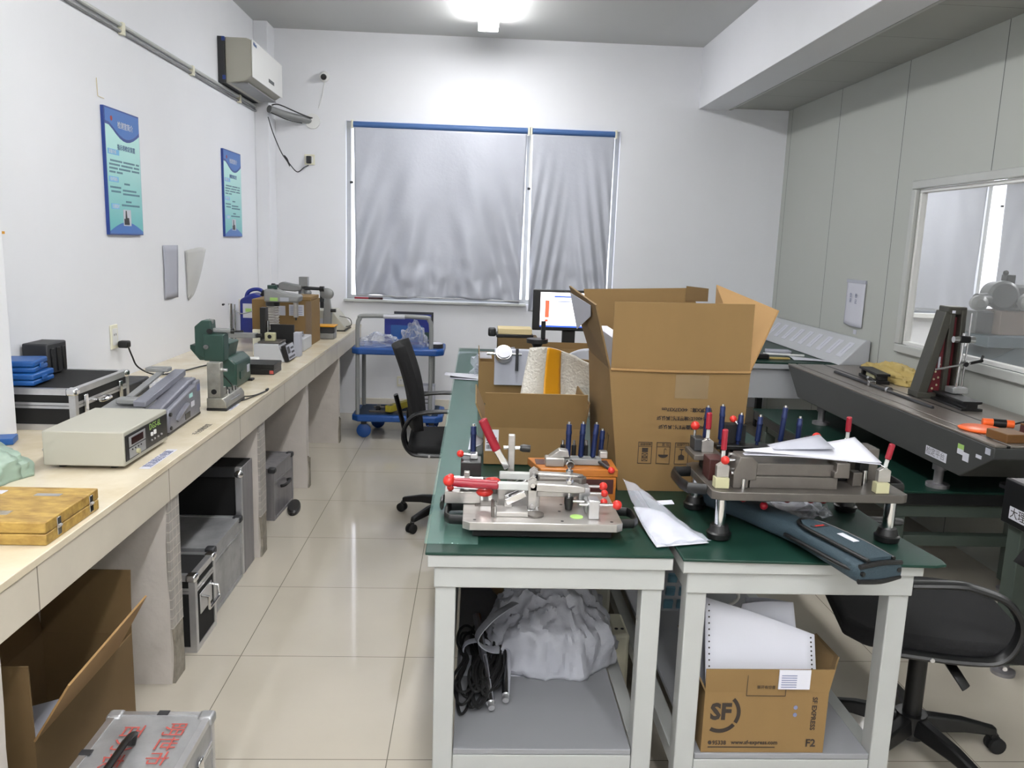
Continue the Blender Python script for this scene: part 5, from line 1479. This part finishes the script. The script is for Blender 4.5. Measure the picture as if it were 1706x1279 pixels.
arc(.040, .098, .040, .049, -32, 48)
arc(.040, .098, .040, .049, -118, -40)
text('lettering', 'SF EXPRESS', 'ink', t, (.262, Y, .138), (0, 0, -1), (1, 0, 0), .0165, bold=.0003)
text('lettering', 'F2', 'ink', t, (.254, Y, .016), (1, 0, 0), (0, 0, 1), .026, bold=.0006)
text('lettering', '95338', 'ink', t, (.026, Y, .020), (1, 0, 0), (0, 0, 1), .0135, bold=.0003)
text('lettering', 'www.sf-express.com', 'ink', t, (.072, Y, .021), (1, 0, 0), (0, 0, 1), .0135, bold=.0003)
C('phone_mark', 'ink', t, (.020, -.0004, .0245), (.020, -.0016, .0245), .0045)
B('small_print', 'ink', t, (.016, .18), (-.0014, -.0006), (.0125, .0145), 0)
q = MB()
q.box((.098, .0992), (-.0044, -.0034), (.142, .2)).box((.192, .1932), (-.0044, -.0034), (.142, .2)).box((.098, .193), (-.0044, -.0034), (.141, .1422))
q.build('print_frame', 'ink', t)
text('lettering', '撕开有惊喜', 'ink', t, (.122, -.0044, .160), (1, 0, 0), (0, 0, 1), .009)
p = B('shipping_label', 'paper', t, (.172, .248), (-.0082, -.0052), (.160, .206), 0)
q = MB()
for k in range(6):
    q.box((.178, .215), (-.0092, -.0082), (.165 + k * .0055, .1665 + k * .0055))
q.build('label_print', 'inkblue', p)
for (x, z) in ((.222, .112), (.222, .094)):
    MB().lathe((x, -.0004, z), (x, -.0012, z), [(0, .005), (1, .005)], 12).build('grey_mark', 'inkblue', t)
t = thing('printer_paper', 'white tractor feed sheets with punched edges standing in the courier carton', 'paper', (.612, 1.862, SZ + .065))
t.scale = (1.06, 1, 1.10)
def sheet(a, b, c, dd, bend=.01):
    a, b, c, dd = map(Vector, (a, b, c, dd))
    return lambda u, v: (a * (1 - u) + b * u) * (1 - v) + (dd * (1 - u) + c * u) * v + Vector((0, bend * math.sin(PI * u), 0))
f = MB().grid(sheet((.006, .012, 0), (.285, .010, 0), (.275, .06, .20), (.0, .075, .285)), 10, 8).build('front_sheet', 'paper', t, solid=.003)
for k in range(15):
    v = .25 + k * .05
    if v < .98:
        for u, vv in ((.035, v), (.965, v)):
            pz = sheet((.006, .012, 0), (.285, .010, 0), (.275, .06, .20), (.0, .075, .285))(u, vv)
            C('punch_hole', 'ink', f, pz + Vector((0, -.0012, 0)), pz + Vector((0, -.0022, .0003)), .0022, n=8)
MB().grid(sheet((.05, .07, 0), (.27, .06, 0), (.235, .11, .26), (.11, .12, .25)), 8, 6).build('rear_sheet', 'paper', t, solid=.003)
MB().grid(sheet((-.005, .05, 0), (.10, .05, 0), (.06, .16, .24), (-.01, .14, .16), .02), 8, 6).build('side_sheet', 'paperg', t, solid=.003)
MB().grid(sheet((.12, .09, 0), (.28, .09, 0), (.24, .16, .24), (.13, .16, .25), .01), 8, 6).build('rear_sheet', 'paperg', t, solid=.003)
# ================================================================== BLUE TROLLEY
t = thing('service_trolley', 'blue two deck trolley with grey tube frame by the back wall', 'trolley', (-.935, 6.07, 0))
def deck(z0, z1, m, nm, y1=.46):
    c = .05
    po = [(c, 0), (.70 - c, 0), (.70, c), (.70, y1 - c), (.70 - c, y1), (c, y1), (0, y1 - c), (0, c)]
    return MB().prism(po, 'z', z0, z1).build(nm, m, t, bev=.012, seg=3)
deck(.135, .185, 'trolblue', 'lower_deck'); deck(.655, .705, 'trolblue', 'upper_deck')
MB().box((.04, .66), (.04, .42), (.1855, .189)).build('deck_mat', 'trolmat', t, bev=.001)
for x in (.045, .60):
    for y in (.05, .40):
        C('post', 'tubegrey', t, (x, y, .185), (x, y, .655), .016)
MB().tube([(.045, .05, .705), (.045, .05, .86), (.06, .05, .92), (.11, .05, .945), (.53, .05, .945), (.585, .05, .92), (.60, .05, .86), (.60, .05, .705)], .017, n=12).build('handle', 'tubegrey', t)
MB().tube([(.24, .049, .945), (.40, .049, .945)], .0185, n=12).build('handle_label', 'paper', t)
for (x, y) in ((.09, .07), (.61, .07), (.16, .40), (.60, .40)):
    f = B('castor_fork', 'dkgrey', t, (x - .02, x + .02), (y - .022, y + .022), (.105, .135), .004)
    MB().lathe((x, y - .018, .055), (x, y + .018, .055), [(0, .045), (.15, .055), (.85, .055), (1, .045)], 24).build('wheel', 'trolblue', f)
t = thing('blue_box', 'deep blue and grey printed box standing on the trolley top', 'box', (-.715, 6.36, .7055))
MB().box((0, .36), (0, .14), (0, .225)).build('carton', 'jug', t, bev=.003)
MB().box((.06, .375), (.14, .16), (0, .245)).build('grey_panel', 'dkgrey', t, bev=.003)
B('print_field', 'toolblue', t, (.05, .30), (-.0012, 0), (.02, .15), 0)
B('print_field', 'mgreen', t, (.305, .352), (-.0012, 0), (.02, .10), 0)
for (x, y, sx, sy, sz, sd, l) in ((-.74, 6.24, .14, .08, .085, 21, 'crumpled clear plastic bag at the left of the trolley top'), (-.47, 6.25, .10, .07, .15, 33, 'standing clear plastic bag in front of the blue box on the trolley')):
    t = thing('plastic_bag', l, 'bag', (x, y, .7055))
    MB().grid(lump(sx, sy, sz, sd, .4, 2.6), 48, 18).build('film', 'pvc', t, solid=.001)
t = thing('cd_spindle', 'low stack of discs with a white top beside the trolley handle', 'discs', (-.30, 6.20, .7055))
MB().lathe((0, 0, 0), (0, 0, .03), [(0, .055), (1, .055)], 28).build('disc_stack', 'dkgrey', t)
MB().lathe((0, 0, .0305), (0, 0, .036), [(0, .05), (1, .05)], 28).build('top_disc', 'paper', t)
t = thing('spirit_level', 'yellow spirit level lying slanted on the lower trolley deck', 'level', (-.58, 6.27, .2045), R(-28))

MB().box((-.025, .025), (-.17, .20), (0, .05)).build('bar', 'levelyel', t, bev=.003)
B('vial_window', 'black', t, (-.015, .015), (-.15, -.11), (.0502, .0508), 0)
t = thing('steel_rods', 'steel bar with black clamps lying on the lower trolley deck', 'bar', (-.86, 6.17, .1895))
MB().box((.05, .60), (.0, .02), (0, .014)).build('bar', 'steel2', t, bev=.001)
B('clamp', 'black', t, (.10, .13), (.03, .12), (0, .045), .006)
B('clamp', 'black', t, (.20, .23), (.03, .12), (0, .045), .006)
C('clamp_screw', 'steel2', t, (.08, .07, .03), (.26, .07, .03), .007)
t = thing('white_carton', 'small white lettered carton on the lower trolley deck behind the chair', 'box', (-.42, 6.28, .1895))
MB().box((0, .11), (0, .12), (0, .20)).build('carton', 'paper', t, bev=.002)
for k in range(4):
    B('print_line', 'ink', t, (.02, .07 + .01 * (k % 2)), (-.0012, 0), (.06 + k * .03, .066 + k * .03), 0)

# ================================================================== OFFICE CHAIRS
def chair_base(t, ang0, rad=.27):
    for k in range(5):
        a = R(ang0 + 72 * k)
        d = Vector((math.cos(a), math.sin(a), 0))
        e = Vector((-d.y, d.x, 0))
        p = [d * .035 + Vector((0, 0, .105)), d * (rad * .6) + Vector((0, 0, .095)), d * rad + Vector((0, 0, .072))]
        m = MB()
        q0, q1, q2 = p
        def sec(c, w, h):
            return [c - e * w - Vector((0, 0, h)), c + e * w - Vector((0, 0, h)), c + e * w * .7 + Vector((0, 0, h)), c - e * w * .7 + Vector((0, 0, h))]
        S = [sec(q0, .027, .027), sec(q1, .022, .020), sec(q2, .017, .013)]
        vs = [v for s_ in S for v in s_]
        fs = [(3, 2, 1, 0), (8, 9, 10, 11)]
        for j in range(2):
            for i in range(4):
                fs.append((j * 4 + i, j * 4 + (i + 1) % 4, (j + 1) * 4 + (i + 1) % 4, (j + 1) * 4 + i))
        g = m.add(vs, fs).build('base_arm', 'black', t, bev=.006)
        c = d * rad
        MB().box((c.x - .011, c.x + .011), (c.y - .011, c.y + .011), (.045, .062)).build('castor_stem', 'black', g, bev=.003)
        for s in (-1, 1):
            w0 = c + e * (s * .008) + d * .006; w1 = c + e * (s * .024) + d * .006
            MB().lathe((w0.x, w0.y, .026), (w1.x, w1.y, .026), [(0, .0255), (.7, .0255), (1, .018)], 18).build('castor_wheel', 'blackm', g)
def chair_body(t, arm_h=.66, seat_z=.43, bx=-.24, tilt=.12, arms=(-1, 1), W_=.245, top=1.0, ar=0.0):
    po = [(.27, -.16), (.27, .16), (.22, .225), (.0, .245), (-.20, .235), (-.235, .20), (-.235, -.20), (-.20, -.235), (.0, -.245), (.22, -.225)]
    MB().prism(po, 'z', seat_z, seat_z + .055).build('seat', 'fabric', t, bev=.018, seg=3)
    # backrest: gently curved padded sheet
    def bf(u, v):
        z = seat_z + .13 + (top - seat_z - .13) * v
        w = .22 * (1 - .12 * v ** 3)
        return (bx - tilt * v + .035 * (abs(2 * u - 1) ** 2) + .02 * math.sin(PI * v), w * (2 * u - 1), z)
    MB().grid(bf, 14, 14).build('backrest', 'fabric', t, solid=.05)
    MB().tube([(-.10, 0, seat_z - .01), (bx - .03, 0, seat_z + .0), (bx - .055, 0, seat_z + .10), (bx - .07 - tilt * .3, 0, seat_z + .28)], (.012, .035), n=10, flat=(1, 0, .2)).build('back_support', 'black', t)
    ar0 = ar
    for s in arms:
        ar = ar0 if s > 0 or not ar0 else ar0 + .17
        y = s * (W_ + .012)
        pts = [(.18, y, seat_z + .015), (-.14 + ar, y, seat_z + .012), (-.225 + ar, y, seat_z + .035), (-.255 + ar, y, seat_z + .12), (-.215 + ar, y, arm_h - .03), (-.13 + ar, y, arm_h), (.02, y, arm_h + .005), (.13, y, arm_h - .005)]
        a = MB().tube(pts, (.011, .022), n=10, flat=(0, 0, 1)).build('armrest', 'black', t)
        MB().tube([(.13, y, arm_h - .005), (.155, y, arm_h - .06), (.17, y, seat_z + .09), (.18, y, seat_z + .015)], (.011, .018), n=10, flat=(1, 0, 0)).build('arm_front', 'black', a)
        for x in (-.12, .06):
            C('bolt', 'alum', a, (x, y + s * .020, seat_z + .013), (x, y + s * .026, seat_z + .013), .006, n=10)
t = thing('office_chair', 'black office chair with its back to the aisle at the left table row', 'chair', (-.11, 4.30, 0), R(2))
C('gas_lift', 'black', t, (0, 0, .09), (0, 0, .40), .027); C('hub', 'black', t, (0, 0, .06), (0, 0, .135), .045)
B('mechanism', 'black', t, (-.11, .11), (-.08, .08), (.38, .42), .01)
chair_base(t, 155, .30); chair_body(t, arm_h=.66, seat_z=.42, bx=-.21, tilt=.10, top=.98)
t = thing('office_chair', 'black office chair with looped armrests at the right picture edge', 'chair', (1.385, 2.235, 0), R(167))
C('gas_lift', 'black', t, (0, 0, .09), (0, 0, .40), .027); C('hub', 'black', t, (0, 0, .06), (0, 0, .135), .045)
B('mechanism', 'black', t, (-.11, .11), (-.08, .08), (.38, .42), .01)
MB().tube([(-.02, .08, .40), (-.03, .20, .385), (-.055, .225, .35)], (.006, .016), n=8, flat=(0, 0, 1)).build('height_lever', 'black', t)
chair_base(t, 193, .275); chair_body(t, arm_h=.655, seat_z=.435, bx=-.37, tilt=.20, top=.82, ar=.10)

# ================================================================== INSPECTION PLATFORM AND STANDS (right)
t = thing('granite_stand', 'grey green steel stand carrying a black plate with a green cover', 'stand', (0, 0, 0))
B('black_plate', 'gblack', t, (1.86, 2.58), (3.38, 5.15), (.43, .485), .003)
B('green_cover', 'green', t, (1.85, 2.585), (3.37, 5.16), (.4855, .497), .003)
for y in (3.41, 5.02):
    B('frame_beam', 'frameg', t, (1.90, 2.54), (y, y + .06), (.365, .43), .003)
    B('frame_beam', 'frameg', t, (1.97, 2.47), (y + .005, y + .055), (.225, .275), .003)
    for x in (1.90, 2.475):
        l = B('frame_leg', 'frameg', t, (x, x + .065), (y, y + .065), (.05, .364), .003)
        MB().lathe((x + .032, y + .032, 0), (x + .032, y + .032, .05), [(0, .04), (.25, .042), (.3, .018), (1, .018)], 24).build('levelling_foot', 'alumdim', l)
for x in (1.905, 2.48):
    B('frame_beam', 'frameg', t, (x, x + .055), (3.48, 5.02), (.37, .429), .003)
t = thing('guide_platform', 'long dark grey measuring platform with a ground metal top along the partition', 'platform', (0, 0, 0))
MB().prism([(2.97, .80), (2.97, .755), (3.17, .628), (4.90, .628), (5.10, .80)], 'x', 2.035, 2.56).build('body', 'platform', t, bev=.004)
MB().box((2.035, 2.085), (2.97, 5.10), (.8005, .812)).build('front_way', 'ground', t, bev=.003)
MB().box((2.098, 2.56), (2.97, 5.10), (.8005, .812)).build('top_way', 'ground', t, bev=.003)
B('groove', 'black', t, (2.0855, 2.0975), (2.97, 5.10), (.8001, .8085), 0)
B('groove', 'black', t, (2.262, 2.272), (2.97, 5.10), (.8122, .8132), 0)
MB().tube([(2.19, 3.68, .818), (2.19, 4.75, .818)], .008, n=8, smooth=False).build('guide_rod', 'dkgrey', t)
for (y, z0, h, w, mt) in ((3.12, .700, .05, .04, 'paper'), (3.04, .735, .02, .035, 'paper')):
    B('name_label', mt, t, (2.0325, 2.0345), (y, y + w), (z0, z0 + h * .7), 0)
p = B('name_label', 'paper', t, (2.0325, 2.0345), (3.27, 3.43), (.655, .695), 0)
text('lettering', '检定平台', 'ink', p, (2.0335, 3.425, .664), (0, -1, 0), (0, 0, 1), .036)
p = B('name_label', 'greenlabel', t, (2.032, 2.0345), (3.16, 3.20), (.742, .762), 0)
B('name_label', 'paper', t, (2.032, 2.0345), (3.16, 3.20), (.72, .7418), 0)
B('name_label', 'paperg', t, (2.032, 2.0345), (2.99, 3.02), (.765, .79), 0)
for y in (3.45, 4.72):
    for x in (2.12, 2.47):
        MB().lathe((x, y, .4975), (x, y, .628), [(0, .05), (.12, .05), (.14, .02), (.6, .02), (.62, .03), (1, .03)], 24).build('support_jack', 'alumdim', t)
PZ = .8125
t = thing('angle_plate', 'tall dark iron angle plate with red painted ribs on the platform', 'angle plate', (2.265, 3.96, PZ), R(-8))
t.scale = (.80, 1, .97)
m = MB()
m.prism([(0, 0), (.055, 0), (.150, .40), (.150, .46), (.115, .46)], 'y', 0, .12)
m.build('slanted_rib', 'angiron', t, bev=.004)
MB().prism([(.05, .03), (.15, .03), (.15, .41)], 'y', .03, .09).build('red_web', 'angred', t, bev=.001)
MB().prism([(.145, 0), (.175, 0), (.175, .47), (.145, .47)], 'y', 0, .12).build('centre_rib', 'angiron', t, bev=.004)
MB().prism([(.215, 0), (.245, 0), (.235, .47), (.205, .47)], 'y', -.01, .12).build('face_rib', 'angiron', t, bev=.004)
MB().box((.175, .21), (.04, .09), (.03, .43)).build('red_channel', 'angred', t, bev=.001)
MB().box((0, .245), (-.005, .125), (-.0, .03)).build('foot_plate', 'angiron', t, bev=.004)
MB().box((.13, .24), (-.002, .122), (.445, .485)).build('head_block', 'angiron', t, bev=.006)
B('label', 'paper', t, (.15, .17), (-.003, -.002), (.452, .466), 0)
B('label', 'paper', t, (.118, .130), (.024, .0295), (.16, .22), 0)
for (x, z) in ((.07, .05), (.10, .05), (.125, .07), (.13, .11), (.105, .10), (.11, .14), (.13, .18)):
    C('hole_rim', 'cream2', t, (x, .0295, z), (x, .026, z), .006, n=10)
t = thing('black_rail', 'short black slotted rail lying on the platform in front of the angle plate', 'rail', (2.305, 3.64, PZ), R(-4))
MB().prism([(0, 0), (.10, 0), (.10, .012), (.075, .014), (.075, .032), (.095, .036), (.095, .046), (.005, .046), (.005, .036), (.025, .032), (.025, .014), (0, .012)], 'y', 0, .30).build('bar', 'black', t, bev=.001)
t = thing('indicator_stand', 'chrome indicator stand with a slanting arm beside the angle plate', 'stand', (2.40, 3.86, PZ + .048))
MB().box((-.03, .05), (-.03, .04), (0, .03)).build('magnetic_base', 'alum', t, bev=.003)
C('column', 'chrome', t, (.0, 0, .03), (.01, 0, .30), .009)
C('thin_column', 'chrome', t, (.03, 0, .03), (.035, 0, .40), .004)
MB().obox((.01, 0, .27), (.06, .035, .035), (1, 0, 0), (0, 1, 0)).build('clamp_body', 'black', t, bev=.008)
for x in (-.03, .05):
    MB().lathe((x - .012, 0, .268), (x + .012, 0, .268), [(0, .016), (1, .018)], 18).build('clamp_knob', 'chrome', t)
C('slanting_arm', 'chrome', t, (-.13, -.03, .12), (.08, -.03, .165), .0055)
C('arm_sleeve', 'black', t, (.04, -.03, .156), (.10, -.03, .17), .008)
C('arm_knob', 'black', t, (.015, -.04, .15), (.015, -.015, .15), .012)
C('end_screw', 'black', t, (.09, -.03, .16), (.10, -.03, .195), .006)
t = thing('frame_level', 'black frame level with a small catch lying on the platform', 'level', (2.25, 4.36, PZ), R(-8))
MB().box((0, .075), (0, .30), (0, .018)).build('base', 'black', t, bev=.002)
MB().box((0, .075), (0, .30), (.045, .058)).build('cover', 'black', t, bev=.002)
MB().box((.01, .065), (.01, .04), (.018, .045)).build('end_post', 'black', t, bev=.002)
MB().box((.01, .065), (.26, .29), (.018, .045)).build('end_post', 'black', t, bev=.002)
MB().box((.015, .06), (.08, .22), (.018, .040)).build('vial_block', 'cream2', t, bev=.002)
C('catch', 'chrome', t, (-.012, .06, .02), (-.012, .09, .02), .012)
t = thing('yellow_cloth', 'crumpled yellow cloth behind the black frame level', 'cloth', (2.45, 4.54, PZ + .001))
MB().grid(lump(.085, .30, .085, 41, .30, 2.2), 60, 20).build('fabric', 'yellowcloth', t, solid=.002)
t = thing('clamp_ring', 'small chrome clamps on the guide rod of the platform', 'clamp', (2.19, 4.1, PZ))
MB().lathe((0, -.01, .012), (0, .01, .012), [(0, .018), (1, .018)], 20).build('ring', 'chrome', t)
MB().box((-.02, .02), (.18, .20), (.0, .03)).build('yoke', 'chrome', t, bev=.003)
t = thing('orange_roll', 'flat bright orange plastic disc on the near end of the platform', 'disc', (2.145, 3.235, PZ))
MB().lathe((0, 0, 0), (0, 0, .012), [(0, .082), (.5, .088), (1, .078)], 40).build('disc', 'orange', t)
t = thing('orange_torch', 'orange and black hand tool lying beside the orange disc', 'tool', (2.26, 3.30, PZ), R(-20))
C('barrel', 'orange', t, (-.06, 0, .018), (.06, 0, .018), .017)
C('grip', 'black', t, (-.02, 0, .018), (.03, 0, .018), .0185)
MB().tube([(.06, 0, .02), (.12, .02, .03), (.2, .0, .02), (.24, -.06, .01)], .004).build('cord', 'black', t)
t = thing('brown_block', 'smaller brown wooden block at the near end of the platform', 'block', (2.10, 3.0, PZ), R(4))
MB().box((0, .10), (0, .12), (0, .036)).build('block', 'brownwood', t, bev=.003)
t = thing('brown_block', 'dark brown lidded box right of the smaller brown block', 'block', (2.23, 2.98, PZ))
MB().box((0, .17), (0, .14), (0, .052)).build('block', 'maroon', t, bev=.003)
MB().box((0, .17), (0, .14), (.0525, .060)).build('lid', 'brownwood', t, bev=.002)
# near black granite plate
t = thing('granite_plate', 'thick black granite plate with a white Chinese label at the right picture edge', 'granite plate', (1.95, 2.0, 0))
MB().box((0, .60), (0, .76), (.58, .742)).build('plate', 'gblack', t, bev=.003)
B('ground_top', 'alumdim', t, (.01, .59), (.01, .75), (.7425, .744), 0)
p = B('name_label', 'paper', t, (-.0025, -.0005), (.50, .715), (.605, .650), 0)
text('lettering', '大理石平板', 'ink', p, (-.002, .71, .614), (0, -1, 0), (0, 0, 1), .042)
for x in (.02, .51):
    for y in (.02, .67):
        l = B('stand_leg', 'frameg', t, (x, x + .07), (y, y + .07), (.05, .579), .003)
        MB().lathe((x + .035, y + .035, 0), (x + .035, y + .035, .05), [(0, .04), (.3, .042), (.35, .018), (1, .018)], 20).build('levelling_foot', 'alumdim', l)

# small things on the corner desk
t = thing('tool_scraps', 'small black adapter and yellow sleeve on the green desk mat', 'adapter', (1.95, 5.36, .8005))
MB().box((-.05, .05), (-.02, .05), (0, .035)).build('adapter', 'black', t, bev=.008)
MB().box((.051, .20), (0, .04), (0, .012)).build('sleeve', 'yellowcloth', t, bev=.004)
t = thing('paper_sheet', 'thin white papers at the near right of the green desk mat', 'paper', (2.17, 5.34, .8005), R(-10))
MB().grid(lambda u, v: (.27 * u, .17 * v - .04 * u, .002 + .005 * math.sin(3 * u + 2 * v)), 8, 6).build('sheet', 'paper', t, solid=.002)
t = thing('white_gadget', 'small white flat gadget on the green desk mat', 'device', (2.10, 5.66, .8005), R(-8))
MB().box((0, .17), (0, .10), (0, .025)).build('housing', 'paperg', t, bev=.006)
t = thing('white_pen', 'white pen shaped tool lying in front of the small gadget', 'pen', (2.04, 5.58, .8005), R(-12))
C('barrel', 'whitepl', t, (0, 0, .009), (.28, .0, .009), .008)
t = thing('dark_tray', 'dark wire tray with papers at the hidden end of the corner desk', 'tray', (1.78, 5.75, .8005))
MB().box((0, .22), (0, .2), (0, .02)).build('tray', 'dkgrey', t, bev=.004)
MB().box((.01, .20), (.02, .18), (.0205, .035)).build('papers', 'paperg', t, bev=.001)
t = thing('white_bulb', 'rounded white plastic bag hanging behind the right flap of the largest carton', 'bag', (.90, 2.90, TZ))
MB().lathe((0, 0, 0), (0, 0, .20), [(0, .04), (.5, .045), (1, .04)], 20).build('stand_box', 'dkgrey', t)
MB().sph((.03, 0, .30), .06, (.75, .8, 1.5), 28, 18).build('pouch', 'whitepl', t)

# ================================================================== ROOM BEHIND THE PARTITION WINDOW
t = thing('indexing_machine', 'grey indexing machine with round disc and handwheels seen through the partition window', 'machine', (3.27, 4.95, 0))
MB().box((-.12, .75), (-.15, .35), (.985, 1.055)).build('bed', 'machblue', t, bev=.006)
MB().prism([(-.05, .90), (.10, .984), (.75, .984), (.75, .86), (.1, .86)], 'y', -.10, .30).build('bed_web', 'machblue', t, bev=.004)
MB().box((.05, .70), (-.05, .25), (.0, .859)).build('pedestal', 'machblue', t, bev=.006)
MB().box((.0, .40), (-.06, .2), (1.056, 1.205)).build('plinth', 'pinkplinth', t, bev=.004)
MB().box((-.12, -.002), (.0, .16), (1.056, 1.20)).build('tailstock', 'machgrey', t, bev=.01)
MB().lathe((.035, -.02, 1.30), (.075, .16, 1.30), [(0, .075), (.1, .092), (.3, .092), (.32, .082), (1, .082)], 40).build('index_disc', 'machgrey', t, bev=.002)
MB().box((.08, .28), (.0, .2), (1.206, 1.37)).build('headstock', 'machgrey', t, bev=.02)
MB().lathe((.145, -.12, 1.265), (.155, .0, 1.265), [(0, .035), (.15, .055), (.5, .055), (.6, .03), (1, .03)], 32).build('handwheel', 'ironpl', t)
C('handwheel_shaft', 'chrome', t, (.14, -.18, 1.265), (.145, -.12, 1.265), .015)
MB().lathe((-.15, -.08, 1.25), (-.12, .02, 1.25), [(0, .025), (.2, .048), (.7, .048), (1, .03)], 28).build('small_handwheel', 'ironpl', t)
C('tail_spindle', 'machgrey', t, (-.12, .02, 1.27), (.03, .04, 1.28), .038)
MB().box((.08, .14), (.05, .11), (1.371, 1.43)).build('top_bracket', 'dkgrey', t, bev=.006)
MB().sph((.075, .06, 1.44), .017).build('top_knob', 'black', t)

# ------------------------------------------------------------------ small loose things on the counter
t = thing('plastic_film', 'thin clear film lying on the counter behind the hammertone tester', 'plastic film', (-1.62, 3.75, CZ))
MB().grid(lambda u, v: (.0 + .20 * u, .0 + .34 * v, .001 + .022 * abs(noise.noise(Vector((u * 3, v * 5, 1)))) * 1.6), 18, 24).build('film', 'pvc', t, solid=.0008)
t = thing('yellow_folder', 'yellow folder edge on the counter between the flight case and the hammertone tester', 'folder', (-1.44, 3.06, CZ), R(4))
MB().box((0, .12), (0, .22), (0, .004)).build('cover', 'pinkbook', t, bev=.001)
MB().tube([(.06, -.02, .012), (.09, .06, .02), (.11, .16, .03), (.09, .2, .02)], .003).build('white_string', 'whitepl', t)
t = thing('white_adapter', 'small white power adapter at the foot of the steel pole stand', 'adapter', (-1.30, 4.60, CZ), R(10))
MB().box((0, .07), (0, .05), (0, .045)).build('body', 'whitepl', t, bev=.006)
MB().tube([(.03, .05, .02), (.02, .10, .01), (-.06, .12, .006), (-.12, .08, .006)], .003).build('lead', 'black', t)
